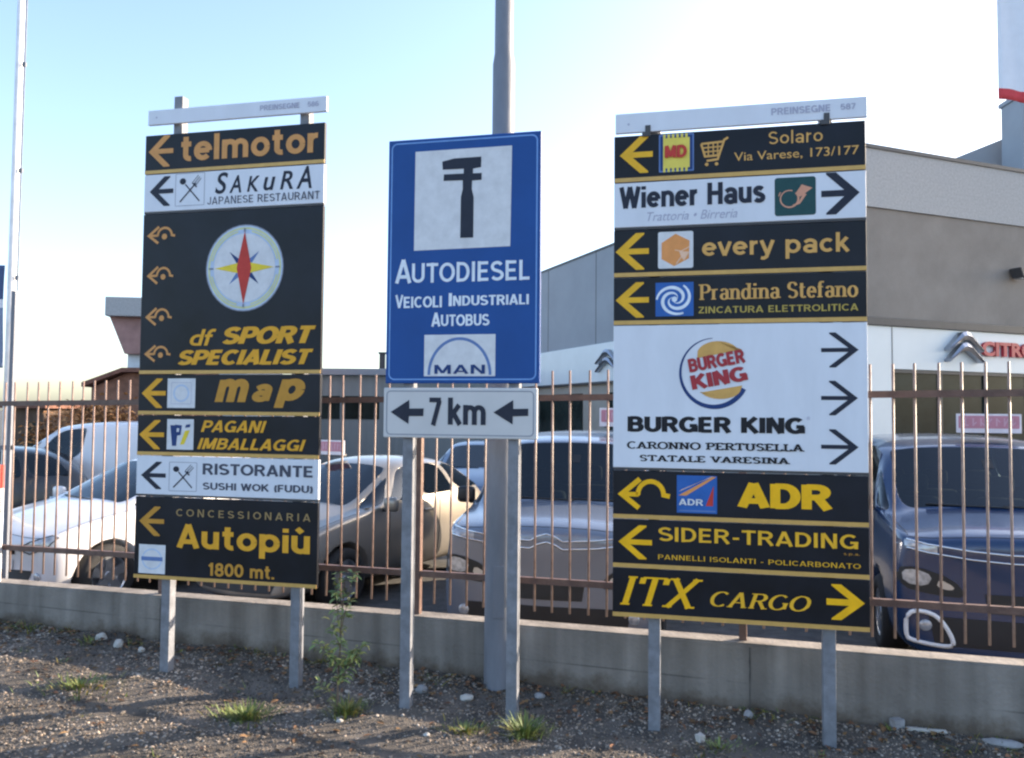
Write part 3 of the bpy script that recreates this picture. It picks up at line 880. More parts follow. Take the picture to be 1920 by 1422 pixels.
# ---------------------------------------------------------------- wall and fence, along s from W0
WA = R(18.4)
W0 = Vector((-.1, 4.905, 0))
WD = Vector((math.cos(WA), -math.sin(WA), 0))
WN = Vector((math.sin(WA), math.cos(WA), 0))
SLOPE = .0125
def wp(s, t=0.0, z=0.0):
    return W0 + WD * s + WN * t + Vector((0, 0, z))
wall = empty('low_wall', W0, -WA, label='long low grey concrete wall under the rusty bar fence', cat='wall')
bm = bmesh.new()
bmw = []
s0, s1, n = -16.0, 12.0, 56
for (t, top) in ((0, 1), (.15, 1), (.15, 0), (0, 0)):
    bmw.append([bm.verts.new((s0 + (s1 - s0) * k / n, t + (0 if not t else 0) + .004 * noise.noise((k * .7, t * 9, top)), (.356 + SLOPE * (s0 + (s1 - s0) * k / n) + .005 * noise.noise((k * 1.7, t, 3))) if top else -.6)) for k in range(n + 1)])
for a, b in ((0, 1), (1, 2), (2, 3), (3, 0)):
    for k in range(n):
        bm.faces.new((bmw[a][k], bmw[b][k], bmw[b][k + 1], bmw[a][k + 1]))
bm.faces.new([bmw[i][0] for i in (3, 2, 1, 0)]); bm.faces.new([bmw[i][n] for i in range(4)])
recalc(bm)
bmesh.ops.bevel(bm, geom=[e for e in bm.edges if abs(e.verts[0].co.z - e.verts[1].co.z) < .1 and e.verts[0].co.z > .1 and len(e.link_faces) == 2 and abs(e.link_faces[0].normal.z - e.link_faces[1].normal.z) > .5], offset=.012, segments=2, affect='EDGES')
def wall_mat():
    m = M_CONC.copy()
    m.name = 'cast_concrete_wall'
    nt = m.node_tree
    b = nt.nodes['Principled BSDF']
    src = b.inputs['Base Color'].links[0].from_socket
    tc = nt.nodes.new('ShaderNodeTexCoord')
    sp = nt.nodes.new('ShaderNodeSeparateXYZ')
    nt.links.new(tc.outputs['Object'], sp.inputs[0])
    nz = nd(nt, 'ShaderNodeTexNoise', Scale=3.0, Detail=8.0)
    nt.links.new(tc.outputs['Object'], nz.inputs['Vector'])
    # a form-work joint at mid height, broken along its length
    ma = nt.nodes.new('ShaderNodeMath'); ma.operation = 'SUBTRACT'; ma.inputs[1].default_value = .165
    nt.links.new(sp.outputs['Z'], ma.inputs[0])
    mb = nt.nodes.new('ShaderNodeMath'); mb.operation = 'ABSOLUTE'
    nt.links.new(ma.outputs[0], mb.inputs[0])
    mc = nt.nodes.new('ShaderNodeMath'); mc.operation = 'LESS_THAN'; mc.inputs[1].default_value = .0045
    nt.links.new(mb.outputs[0], mc.inputs[0])
    rp = nt.nodes.new('ShaderNodeValToRGB')
    rp.color_ramp.elements[0].position = .42; rp.color_ramp.elements[1].position = .62
    rp.color_ramp.elements[0].color = (.0, .0, .0, 1); rp.color_ramp.elements[1].color = (.55, .55, .55, 1)
    nt.links.new(nz.outputs[0], rp.inputs[0])
    md = nt.nodes.new('ShaderNodeMath'); md.operation = 'MULTIPLY'
    nt.links.new(mc.outputs[0], md.inputs[0]); nt.links.new(rp.outputs[0], md.inputs[1])
    mx = nt.nodes.new('ShaderNodeMix'); mx.data_type = 'RGBA'
    mx.inputs[7].default_value = (.08, .075, .07, 1)
    nt.links.new(md.outputs[0], mx.inputs[0]); nt.links.new(src, mx.inputs[6])
    # vertical run stains
    mp = nt.nodes.new('ShaderNodeMapping'); mp.inputs['Scale'].default_value = (7, 7, .5)
    nt.links.new(tc.outputs['Object'], mp.inputs['Vector'])
    n3 = nd(nt, 'ShaderNodeTexNoise', Scale=1.0, Detail=6.0)
    nt.links.new(mp.outputs[0], n3.inputs['Vector'])
    r3 = nt.nodes.new('ShaderNodeValToRGB')
    r3.color_ramp.elements[0].position = .35; r3.color_ramp.elements[1].position = .68
    r3.color_ramp.elements[0].color = (.58, .57, .56, 1); r3.color_ramp.elements[1].color = (1, 1, 1, 1)
    nt.links.new(n3.outputs[0], r3.inputs[0])
    m2 = nt.nodes.new('ShaderNodeMix'); m2.data_type = 'RGBA'; m2.blend_type = 'MULTIPLY'; m2.inputs[0].default_value = 1
    nt.links.new(mx.outputs[2], m2.inputs[6]); nt.links.new(r3.outputs[0], m2.inputs[7])
    # soil splashed up from the ground, ragged upper edge
    n4 = nd(nt, 'ShaderNodeTexNoise', Scale=5.0, Detail=8.0, Roughness=.7)
    nt.links.new(tc.outputs['Object'], n4.inputs['Vector'])
    me_ = nt.nodes.new('ShaderNodeMath'); me_.operation = 'MULTIPLY_ADD'; me_.inputs[1].default_value = -.30; me_.inputs[2].default_value = .13
    nt.links.new(n4.outputs[0], me_.inputs[0])
    mf = nt.nodes.new('ShaderNodeMath'); mf.operation = 'ADD'
    nt.links.new(sp.outputs['Z'], mf.inputs[0]); nt.links.new(me_.outputs[0], mf.inputs[1])
    r4 = nt.nodes.new('ShaderNodeValToRGB')
    r4.color_ramp.elements[0].position = .02; r4.color_ramp.elements[1].position = .10
    r4.color_ramp.elements[0].color = (.52, .46, .40, 1); r4.color_ramp.elements[1].color = (1, 1, 1, 1)
    nt.links.new(mf.outputs[0], r4.inputs[0])
    m5 = nt.nodes.new('ShaderNodeMix'); m5.data_type = 'RGBA'; m5.blend_type = 'MULTIPLY'; m5.inputs[0].default_value = 1
    nt.links.new(m2.outputs[2], m5.inputs[6]); nt.links.new(r4.outputs[0], m5.inputs[7])
    nt.links.new(m5.outputs[2], b.inputs['Base Color'])
    return m
done('wall_body', bm, wall_mat(), wall)

for sj in (-6.35, -2.42, 1.46, 5.4):
    bm = bmesh.new()
    n_ = 9
    zt_j = .356 + SLOPE * sj - .016
    A_ = [bm.verts.new((sj + .004 * noise.noise((k * .8, sj, 1)), -.0065, zt_j * k / n_)) for k in range(n_ + 1)]
    B_ = [bm.verts.new((sj + .006 + .004 * noise.noise((k * .9, sj, 5)), -.0065, zt_j * k / n_)) for k in range(n_ + 1)]
    for k in range(n_): bm.faces.new((A_[k], B_[k], B_[k + 1], A_[k + 1]))
    done('casting_joint', bm, mat('joint_filler', (.075, .07, .066), .95, 0, .2, 30), wall)
fence = empty('metal_fence', W0, -WA, label='rust brown vertical bar fence standing on the low concrete wall', cat='fence')
PW = 1.95
bm = bmesh.new(); tube(bm, [(0, 0, .425), (0, 0, 1.0), (0, 0, 1.85)], .0066, 12)
bar_me = bpy.data.meshes.new('bar'); bm.to_mesh(bar_me); bm.free()
bm = bmesh.new(); bx(bm, -.02, .02, -.02, .02, .30, 1.75, bev=.002)
post_me = bpy.data.meshes.new('post'); bm.to_mesh(post_me); bm.free()
bar_me.materials.append(M_BAR); bar_me.polygons.foreach_set('use_smooth', [len(p_.vertices) == 4 for p_ in bar_me.polygons]); post_me.materials.append(M_RUST)
for k in range(-3, 3):
    sp_ = -.525 + PW * k
    o = bpy.data.objects.new('post', post_me); COL.objects.link(o); o.parent = fence
    o.location = (sp_, .075, SLOPE * sp_)
    for (zr, hh) in ((.588, .036), (1.672, .036)):
        bm = bmesh.new()
        v = bx(bm, .021, PW - .021, -.016, .016, 0, hh)
        for q in v:
            q.co.z += SLOPE * q.co.x
        r = done('rail', bm, M_RUST, fence)
        r.location = (sp_, .075, zr + SLOPE * sp_ - (.02 * 0))
    for i in range(1, 18):
        sb = sp_ + PW * i / 18
        o = bpy.data.objects.new('bar', bar_me); COL.objects.link(o); o.parent = fence
        o.location = (sb, .075, SLOPE * sb)
        o.rotation_euler = (random.gauss(0, .002), random.gauss(0, .003), 0)
sp_ = -.525 + PW * 3
o = bpy.data.objects.new('post', post_me); COL.objects.link(o); o.parent = fence
o.location = (sp_, .075, SLOPE * sp_)

# ---------------------------------------------------------------- ground
YARD = -.38
bm = bmesh.new()
q = [bm.verts.new(p) for p in ((-900, -900, YARD), (900, -900, YARD), (900, 900, YARD), (-900, 900, YARD))]
bm.faces.new(q)
tag(done('ground', bm, M_ASPH), kind='structure')
def verge_z(s, t):          # t = metres in front of the wall
    z = .020 * noise.noise((s * .9, t * .9, 1)) + .014 * noise.noise((s * 2.7, t * 2.7, 5)) + .007 * noise.noise((s * 8, t * 8, 9))
    z += .035 * math.exp(-(t / .16) ** 2) * (1 + .8 * noise.noise((s * 3, 2, 2)))
    return z - .005
bm = bmesh.new()
ss = [-16 + i * 1.0 for i in range(10)] + [-6 + i * .05 for i in range(1, 200)] + [4 + i * 1.0 for i in range(9)]
ts = [-.01 + i * .05 for i in range(50)] + [2.5 + i * .6 for i in range(45)]
grid = [[bm.verts.new(wp(s, -t, verge_z(s, t))) for t in ts] for s in ss]
for i in range(len(ss) - 1):
    for j in range(len(ts) - 1):
        bm.faces.new((grid[i][j], grid[i][j + 1], grid[i + 1][j + 1], grid[i + 1][j]))
bmesh.ops.reverse_faces(bm, faces=bm.faces)
recalc(bm)
if sum(f.normal.z for f in bm.faces) < 0:
    bmesh.ops.reverse_faces(bm, faces=bm.faces)
tag(done('verge_ground', bm, M_SOIL, smooth=True), kind='structure')

# loose gravel: many small stones in one mesh
ICO = bmesh.new(); bmesh.ops.create_icosphere(ICO, subdivisions=1, radius=1)
ICO.verts.ensure_lookup_table(); ico_v = [v.co.copy() for v in ICO.verts]; ico_f = [tuple(v.index for v in f.verts) for f in ICO.faces]; ICO.free()
V, Fc, T = [], [], []
rg = random.Random(3)
for i in range(46000):
    s = rg.uniform(-4.6, 3.4); t = rg.uniform(.02, 1.75) if rg.random() < .85 else rg.uniform(.0, .3)
    if t < .35 and rg.random() < .35: continue
    if noise.noise((s * 1.6, t * 1.6, 30)) < -.28 and rg.random() < .6: continue
    r = rg.choice((.0035, .0042, .005, .006, .0085)) * rg.uniform(.7, 1.3)
    if rg.random() < .03: r *= 1.7
    c = wp(s, -t, verge_z(s, t) + r * .25)
    e = Matrix.Rotation(rg.uniform(0, 6.28), 3, 'Z') @ Matrix.Rotation(rg.uniform(-.5, .5), 3, 'X')
    sx, sy, sz = rg.uniform(.8, 1.35), rg.uniform(.7, 1.1), rg.uniform(.45, .8)
    b0 = len(V)
    g = rg.uniform(.22, 1.15) * (1.5 if rg.random() < .1 else 1)
    g *= .85 + .75 * noise.noise((s * 1.3, t * 1.9, 41)) + .35 * noise.noise((s * 4, t * 5, 17))
    g = max(.12, g)
    w_ = rg.uniform(-.05, .13)
    for v in ico_v:
        k = r * rg.uniform(.82, 1.15)
        V.append(c + e @ Vector((v.x * sx * k, v.y * sy * k, v.z * sz * k)))
        T.append((g * (1 + w_), g, g * (1 - w_), 1))
    Fc += [tuple(b0 + j for j in f) for f in ico_f]
me = bpy.data.meshes.new('gravel'); me.from_pydata(V, [], Fc)
ca = me.color_attributes.new('tint', 'FLOAT_COLOR', 'POINT'); ca.data.foreach_set('color', [x for c in T for x in c])
tag(link('gravel', me, M_STONE), kind='stuff', label='loose gravel lying over the verge', cat='gravel')

# leaf litter and small scraps on the ground by the wall
class Leaves:
    def __init__(self): self.V, self.F, self.T = [], [], []
    def leaf(self, p, d, n, L, Wd, tint, bend=.2):
        d = d.normalized(); n = (n - d * n.dot(d)).normalized(); x = d.cross(n)
        b0 = len(self.V)
        for (a, w, h) in ((0, 0, 0), (.35, -.5, .06), (.35, 0, -.04), (.35, .5, .06), (.72, -.38, -.02), (.72, 0, -.09), (.72, .38, -.02), (1, 0, -bend)):
            self.V.append(p + d * (a * L) + x * (w * Wd) + n * (h * L)); self.T.append(tint)
        for f in ((0, 2, 1), (0, 3, 2), (1, 2, 5, 4), (2, 3, 6, 5), (4, 5, 7), (5, 6, 7)):
            self.F.append(tuple(b0 + j for j in f))
    def blade(self, p, d, L, w, tint, droop):
        d = d.normalized(); x = d.cross(Vector((0, 0, 1))); x = x.normalized() if x.length > 1e-3 else Vector((1, 0, 0))
        b0 = len(self.V); hz = Vector((d.x, d.y, 0)); hz = hz.normalized() if hz.length > 1e-3 else Vector((1, 0, 0))
        n = 4
        for k in range(n + 1):
            q = k / n
            c = p + d * (L * q) + (hz * .6 - Vector((0, 0, .8))) * (droop * L * q * q)
            ww = w * (1 - q ** 1.6) * .5 + .0004
            self.V += [c - x * ww, c + x * ww]; self.T += [tint, tint]
        for k in range(n):
            self.F.append((b0 + 2 * k, b0 + 2 * k + 1, b0 + 2 * k + 3, b0 + 2 * k + 2))
    def make(self, name, m, parent=None):
        me = bpy.data.meshes.new(name); me.from_pydata(self.V, [], self.F)
        ca = me.color_attributes.new('tint', 'FLOAT_COLOR', 'POINT'); ca.data.foreach_set('color', [x for c in self.T for x in c])
        return link(name, me, m, parent)
rg = random.Random(11)
Lf = Leaves()
for i in range(1500):
    s = rg.uniform(-4.6, 3.4); t = abs(rg.gauss(.02, .16)) + .02
    if rg.random() < .45: t = rg.uniform(.1, 1.7)
    p = wp(s, -t, verge_z(s, t) + .012)
    a = rg.uniform(0, 6.28)
    g = rg.uniform(.25, 1.2)
    Lf.leaf(p, Vector((math.cos(a), math.sin(a), rg.uniform(-.2, .5))), Vector((rg.uniform(-.4, .4), rg.uniform(-.4, .4), 1)), rg.uniform(.02, .05), rg.uniform(.012, .03), (g, g * rg.uniform(.75, 1), g * .8, 1))
tag(Lf.make('leaf_litter', M_DRYLEAF), kind='stuff', label='dry brown leaf litter along the foot of the wall', cat='leaf litter')

def on_ground(px, py):
    r = ray(px, py)
    k = -EYE / r.z
    for _ in range(4):
        p = Vector((0, 0, EYE)) + r * k
        d = p - W0
        z = verge_z(d.dot(WD), -d.dot(WN))
        k = (z - EYE) / r.z
    return Vector((0, 0, EYE)) + r * k

def tuft(px, py, n, hgt, spread, label, seed, dry=.2, wide=.006):
    rr = random.Random(seed)
    c = on_ground(px, py)
    Lv = Leaves()
    for i in range(n):
        a = rr.uniform(0, 6.28); q = abs(rr.gauss(0, .5)) * spread
        p = Vector((math.cos(a) * q, math.sin(a) * q * .7, -.005))
        d = Vector((math.cos(a) * rr.uniform(.1, .9), math.sin(a) * rr.uniform(.1, .9), 1))
        g = rr.uniform(.5, 1.3)
        tint = (g * 1.6, g * 1.05, g * .8, 1) if rr.random() < dry else (g, g, g, 1)
        Lv.blade(p, d, hgt * rr.uniform(.35, 1.15), wide * rr.uniform(.6, 1.4), tint, rr.uniform(.1, .7))
    o = Lv.make('grass_tuft', M_GRASS)
    o.location = c
    tag(o, label, 'grass', 'grass tufts on the gravel verge', 'stuff' if spread > .16 else None)
tuft(150, 1288, 260, .075, .30, 'sparse low grass patch on gravel in front of the left wall end', 1, .4)
tuft(462, 1345, 420, .085, .17, 'dark green spreading grass tuft between the compass sign and the weed', 2, .15)
tuft(985, 1380, 300, .13, .085, 'bright green upright grass tuft at the foot of the blue sign post', 3, .15)
tuft(872, 1372, 170, .06, .14, 'low yellowed grass left of the bright tuft under the blue sign', 4, .6)
tuft(650, 1338, 240, .10, .11, 'dry mixed grass tuft round the foot of the tall weed', 5, .45)
tuft(60, 1182, 90, .08, .22, 'dark short grass along the wall foot by the red striped post', 6, .3)
tuft(170, 1205, 70, .07, .10, 'thin grass tuft beside the white stones at the wall foot', 8, .3)
tuft(1350, 1404, 140, .05, .20, 'flat weedy grass patch between the two posts of the burger sign', 7, .3)

# thin scruffy growth along the wall foot and scattered on the verge
rg = random.Random(77)
Gw = Leaves()
for k in range(150):
    s = rg.uniform(-4.6, 3.4); t = abs(rg.gauss(.03, .05)) + .015
    if rg.random() < .35: t = rg.uniform(.15, 1.5)
    if noise.noise((s * 1.1, 7, 3)) < -.05 and rg.random() < .7: continue
    c = wp(s, -t, verge_z(s, t))
    for i in range(rg.randint(5, 16)):
        a = rg.uniform(0, 6.28); g = rg.uniform(.4, 1.2); dry = rg.random() < .5
        p = c + Vector((rg.gauss(0, .02), rg.gauss(0, .02), -.004))
        tn = (g * 1.7, g * 1.1, g * .9, 1) if dry else (g, g, g, 1)
        if rg.random() < .65:
            Gw.blade(p, Vector((math.cos(a) * .6, math.sin(a) * .6, rg.uniform(.4, 1.2))), rg.uniform(.02, .085), rg.uniform(.003, .006), tn, rg.uniform(.1, .9))
        else:
            Gw.leaf(p, Vector((math.cos(a), math.sin(a), rg.uniform(.1, .8))), Vector((0, 0, 1)), rg.uniform(.015, .035), rg.uniform(.008, .016), tn)
tag(Gw.make('weed_growth', M_GRASS), kind='stuff', label='scruffy low weeds and dry stalks along the wall foot', cat='weeds')

# tall weed in front of the wall
def weed():
    base = on_ground(630, 1338)
    root = empty('weed', base, label='tall straggly green weed with a reddish stem in front of the low wall', cat='plant')
    rr = random.Random(21)
    bm = bmesh.new()
    Lv = Leaves()
    def branch(p, d, L, r, lf):
        pts = [p.copy()]
        d = d.normalized()
        n = 8
        for k in range(n):
            d = (d + Vector((rr.gauss(0, .10), rr.gauss(0, .08), .04))).normalized()
            p = p + d * (L / n)
            pts.append(p.copy())
        tube(bm, pts, [r * (1 - .7 * k / n) for k in range(n + 1)], 6)
        for k in range(lf):
            i = rr.randint(1, n)
            a = rr.uniform(0, 6.28)
            dd = Vector((math.cos(a), math.sin(a) * .8, rr.uniform(-.5, .6)))
            g = rr.uniform(.6, 1.35)
            tn = (g * 1.7, g * 1.3, g * 1.0, 1) if rr.random() < .22 else (g, g, g, 1)
            Lv.leaf(pts[i] + dd * .008, dd, Vector((rr.uniform(-.5, .5), rr.uniform(-.6, .2), 1)), rr.uniform(.026, .058), rr.uniform(.011, .022), tn, rr.uniform(.1, .5))
        return pts
    m = branch(Vector((0, 0, -.02)), Vector((-.02, 0, 1)), .72, .007, 34)
    branch(m[2], Vector((.55, 0, .6)), .19, .004, 60)
    branch(m[3], Vector((.5, -.1, .55)), .17, .003, 44)
    branch(m[3], Vector((-.55, -.1, .7)), .16, .004, 56)
    branch(m[4], Vector((-.35, 0, .8)), .15, .003, 34)
    branch(m[5], Vector((.25, -.05, .9)), .32, .003, 34)
    branch(m[5], Vector((-.28, .05, .9)), .24, .003, 26)
    branch(m[6], Vector((.1, 0, 1)), .22, .003, 26)
    branch(m[1], Vector((-.5, .1, .4)), .13, .003, 18)
    done('stem', bm, M_BARK, root)
    Lv.make('leaves', M_LEAF, root)
weed()

def rock(px, py, size, squash, m, label, seed, name='stone', cat='stone', group='loose stones on the verge', ang=0, cube=False):
    c = on_ground(px, py)
    bm = bmesh.new()
    if cube:
        bmesh.ops.create_cube(bm, size=1.6)
        bmesh.ops.subdivide_edges(bm, edges=bm.edges, cuts=3, use_grid_fill=True)
    else:
        bmesh.ops.create_icosphere(bm, subdivisions=3, radius=1)
    for v in bm.verts:
        k = 1 + (.10 if cube else .32) * noise.noise(v.co * 1.3 + Vector((seed, 0, 0))) + .10 * noise.noise(v.co * 4 + Vector((0, seed, 0)))
        v.co = Vector((v.co.x * k * size * squash[0], v.co.y * k * size * squash[1], v.co.z * k * size * squash[2]))
    o = done(name, bm, m, smooth=not cube)
    o.location = c + Vector((0, 0, size * squash[2] * .55))
    o.rotation_euler = (0, 0, ang)
    tag(o, label, cat, group)
rock(874, 1312, 0.0351, (1.1, .8, .55), M_WSTONE, 'white flat stone midway between the two blue sign posts', 1)
rock(790, 1298, 0.0328, (1, .8, .9), M_GSTONE, 'grey rounded stone at the wall foot right of the left blue sign post', 2)
rock(1313, 1390, 0.0218, (1, .9, 1.1), M_WSTONE, 'pale angular stone on sunlit gravel under the burger sign', 3, cube=True, ang=.5)
rock(1403, 1346, 0.0250, (1, .8, 1.0), M_GSTONE, 'grey stone against the wall foot behind the burger sign', 4)
rock(1682, 1364, 0.0351, (1.0, .8, .9), M_GSTONE, 'grey concrete lump at the wall foot right of the burger sign', 5, cube=True, ang=.3)
rock(1012, 1308, 0.0281, (1.1, .8, .6), M_GSTONE, 'flat grey stone at the wall right of the lamp pole', 6)
rock(190, 1200, 0.0374, (1.1, .8, .8), M_WSTONE, 'white stone at the wall foot, first from the left end of the wall', 7)
rock(222, 1213, 0.0351, (.9, .8, .9), M_WSTONE, 'white stone at the wall foot, middle of three', 8)
rock(265, 1222, 0.0250, (1, .8, .8), M_WSTONE, 'small white stone at the wall foot beside the compass sign post', 9)
rock(637, 1354, 0.0156, (1.1, .8, .7), M_WSTONE, 'small pale stone at the foot of the tall weed', 10)
rock(800, 1380, 0.0140, (1.2, .8, .7), M_WSTONE, 'small white stone on gravel in front of the blue sign', 11)
rock(1880, 1398, 0.0560, (1.6, .6, .35), M_GSTONE, 'long flat grey stone at the wall foot at the right picture edge', 12, ang=-.4)
# pale strip of broken edging and a white peg
def scrap(px0, py0, px1, py1, r, label, name, cat):
    a, b = on_ground(px0, py0), on_ground(px1, py1)
    m = (a + b) / 2
    bm = bmesh.new()
    d = (b - a)
    L = d.length
    v = bx(bm, -L / 2, L / 2, -r, r, 0, r * 1.1, bev=r * .25)
    for q in bm.verts:
        q.co.z += .004 * noise.noise((q.co.x * 9, q.co.y * 9, 1))
    o = done(name, bm, M_WSTONE)
    o.location = m + Vector((0, 0, .0))
    o.rotation_euler = (0, 0, math.atan2(d.y, d.x))
    tag(o, label, cat)
scrap(1700, 1368, 1775, 1377, .014, 'pale broken edging strip lying at the wall right of the burger sign', 'edging_strip', 'edging')
scrap(1488, 1350, 1497, 1362, .007, 'short white peg lying at the wall foot behind the burger sign', 'peg', 'peg')

# ---------------------------------------------------------------- lamp pole, flag poles, marker
lamp = empty('lamp_pole', (-.062, 5.0 - .03, 0), label='tall stepped grey steel lamp pole rising behind the blue sign', cat='pole')
lamp.location = wp(.0, -.075)
lamp.location.x = -.066
bm = bmesh.new()
def prof(bm, pr, n=28):
    tube(bm, [(0, 0, z) for z, r in pr], [r for z, r in pr], n)
z_step = at_y(935, 128, 4.95).z
prof(bm, [(-.3, .084), (.0, .084), (1.2, .081), (2.2, .073), (3.0, .0665), (z_step - .03, .0655), (z_step + .04, .0555), (5.5, .053), (8.0, .047)])
lo = done('shaft', bm, M_POLE, lamp, smooth=True)
bm = bmesh.new()
bx(bm, -.035, .035, -.0865, -.079, .42, .72, bev=.004)
done('inspection_cover', bm, M_POLE, lamp)
bm = bmesh.new()
tube(bm, [(0, 0, 7.9), (0, -.2, 8.15), (0, -.9, 8.3)], .03, 10)
bx(bm, -.09, .09, -1.5, -.85, 8.26, 8.36, bev=.02)
done('lamp_head', bm, M_POLE, lamp)

yf = 9.0
fpb = at_y(9, 900, yf)
fp = empty('flag_pole', (fpb.x, yf, YARD), label='thick white flag pole at the left picture edge behind the fence', cat='pole')
bm = bmesh.new(); prof(bm, [(0, .044), (3, .042), (9, .034)], 20); done('mast', bm, M_WPOLE, fp, smooth=True)
bm = bmesh.new(); tube(bm, [(.075, -.02, z) for z in (.9, 3, 5, 8.8)], .008, 6)
for z in (2.2, 3.4, 4.6, 5.8): bx(bm, .05, .09, -.03, -.01, z, z + .05)
done('halyard', bm, M_STEEL, fp)
# flag hanging on that pole
def flag(name, parent, x0, x1, z0, z1, y, mats, bands, seed, wave=.05):
    bm = bmesh.new()
    nx, nz = 14, 24
    g = [[bm.verts.new((x0 + (x1 - x0) * i / nx, y + wave * math.sin(i * .9 + j * .16 + seed) * i / nx, z0 + (z1 - z0) * j / nz - .10 * (i / nx) * (z1 - z0) * 0)) for j in range(nz + 1)] for i in range(nx + 1)]
    for i in range(nx):
        for j in range(nz):
            f = bm.faces.new((g[i][j], g[i + 1][j], g[i + 1][j + 1], g[i][j + 1]))
            for (a, b, mi) in bands:
                if a <= (j + .5) / nz < b: f.material_index = mi
    ob_ = done(name, bm, mats, parent, smooth=True)
    md = ob_.modifiers.new('thickness', 'SOLIDIFY'); md.thickness = .004
    return ob_
b0 = at_y(5, 690, yf); b1 = at_y(5, 498, yf)
f2 = flag('banner', None, -.95, -.075, b0.z - YARD, b1.z - YARD, 0.0, [M_FLAGB, M_FLAG, mat('banner_grey_blue', (.22, .28, .42), .8)], [(0, .60, 2), (.60, .66, 1), (.66, 1, 0)], 2, .02)
f2.location = (fpb.x, yf, YARD)
tag(f2, 'dark blue banner with a white stripe low on the left flag pole', 'banner')
pb = at_y(21, 740, 7.2); pt = at_y(24, 546, 7.2)
bm = bmesh.new(); bx(bm, -.018, .018, -.018, .018, 0, pt.z - YARD, bev=.003)
bx(bm, -.10, .018, -.012, .012, 1.62, 1.66)
o = done('metal_post', bm, M_POLE); o.location = (pb.x, 7.2, YARD)
tag(o, 'thin grey square post behind the fence beside the white flag pole', 'post')
# red and white marker standing on the wall at the left edge
mk = wp(-3.965, .03, 0)
mp_ = empty('marker_post', mk + Vector((0, 0, .303)), -WA, label='red and white striped marker post standing on the wall at the left picture edge', cat='post')
bm = bmesh.new()
zt = at_y(4, 872, mk.y).z - .303
nb = 5
for k in range(nb):
    z0 = zt * k / nb; z1 = zt * (k + 1) / nb
    bx(bm, -.024, .024, -.02, .02, z0 + .0005, z1 - .0005, (k + 1) % 2 if k > 2 else 0)
done('shaft', bm, [M_WPOLE, mat('signal_red', (.65, .07, .05), .5)], mp_)
bm = bmesh.new(); bx(bm, -.022, .022, -.026, -.021, zt - .14, zt - .03, bev=.004); done('reflector', bm, mat('reflector_orange', (.8, .2, .12), .3), mp_)

# ---------------------------------------------------------------- cars
def subsurf_eval(bm, levels, mats):
    me = bpy.data.meshes.new('tmp'); bm.to_mesh(me); bm.free()
    o = bpy.data.objects.new('tmp', me); COL.objects.link(o)
    m = o.modifiers.new('s', 'SUBSURF'); m.levels = levels; m.render_levels = levels
    dg = bpy.context.evaluated_depsgraph_get(); dg.update()
    r = bpy.data.meshes.new_from_object(o.evaluated_get(dg))
    bpy.data.objects.remove(o); bpy.data.meshes.remove(me)
    return r
def bool_eval(me, cutter_bm):
    o = bpy.data.objects.new('tmp', me); COL.objects.link(o)
    cm = bpy.data.meshes.new('cut'); cutter_bm.to_mesh(cm); cutter_bm.free()
    c = bpy.data.objects.new('cut', cm); COL.objects.link(c)
    cm.materials.append(M_BLK)
    for i in range(3 - len(me.materials)): me.materials.append(M_BLK)
    m = o.modifiers.new('b', 'BOOLEAN'); m.operation = 'DIFFERENCE'; m.object = c; m.solver = 'EXACT'; m.material_mode = 'TRANSFER'
    dg = bpy.context.evaluated_depsgraph_get(); dg.update()
    r = bpy.data.meshes.new_from_object(o.evaluated_get(dg))
    bpy.data.objects.remove(o); bpy.data.objects.remove(c)
    return r

# stations: x_low, x_top, half width low, half width belt, half width top, z belt, z top, bulge(x shift at the sides)
MPV = dict(st=[(0.00, .03, .82, .77, .56, 1.00, 1.04, .11), (.09, .12, .885, .83, .64, 1.07, 1.11, .09), (.48, .50, .89, .84, .66, 1.11, 1.165, .05), (.92, .90, .89, .85, .74, 1.14, 1.20, .04),
               (1.18, 1.60, .90, .865, .71, 1.16, 1.735, .05), (2.05, 2.10, .905, .87, .72, 1.16, 1.80, 0), (3.10, 3.10, .905, .87, .72, 1.17, 1.81, 0), (4.05, 3.98, .90, .86, .70, 1.17, 1.78, 0), (4.35, 4.22, .84, .80, .62, 1.14, 1.70, -.08)],
           cowl=3, zb=.14, wheels=(.84, 3.57), wr=.32, half=.905)
HATCH = dict(st=[(0.00, .03, .62, .56, .36, .66, .70, .22), (.12, .16, .78, .72, .46, .76, .80, .14), (.60, .62, .85, .80, .58, .87, .93, .06), (1.12, 1.08, .865, .82, .60, .95, 1.0, .05),
                 (1.42, 1.95, .87, .825, .54, .97, 1.40, .06), (2.10, 2.25, .875, .83, .55, .98, 1.46, 0), (2.95, 2.90, .875, .83, .54, 1.0, 1.45, 0), (3.62, 3.30, .86, .80, .50, 1.02, 1.38, -.02), (3.92, 3.62, .80, .74, .46, .98, 1.22, -.10)],
             cowl=3, zb=.18, wheels=(.78, 3.25), wr=.31, half=.875)
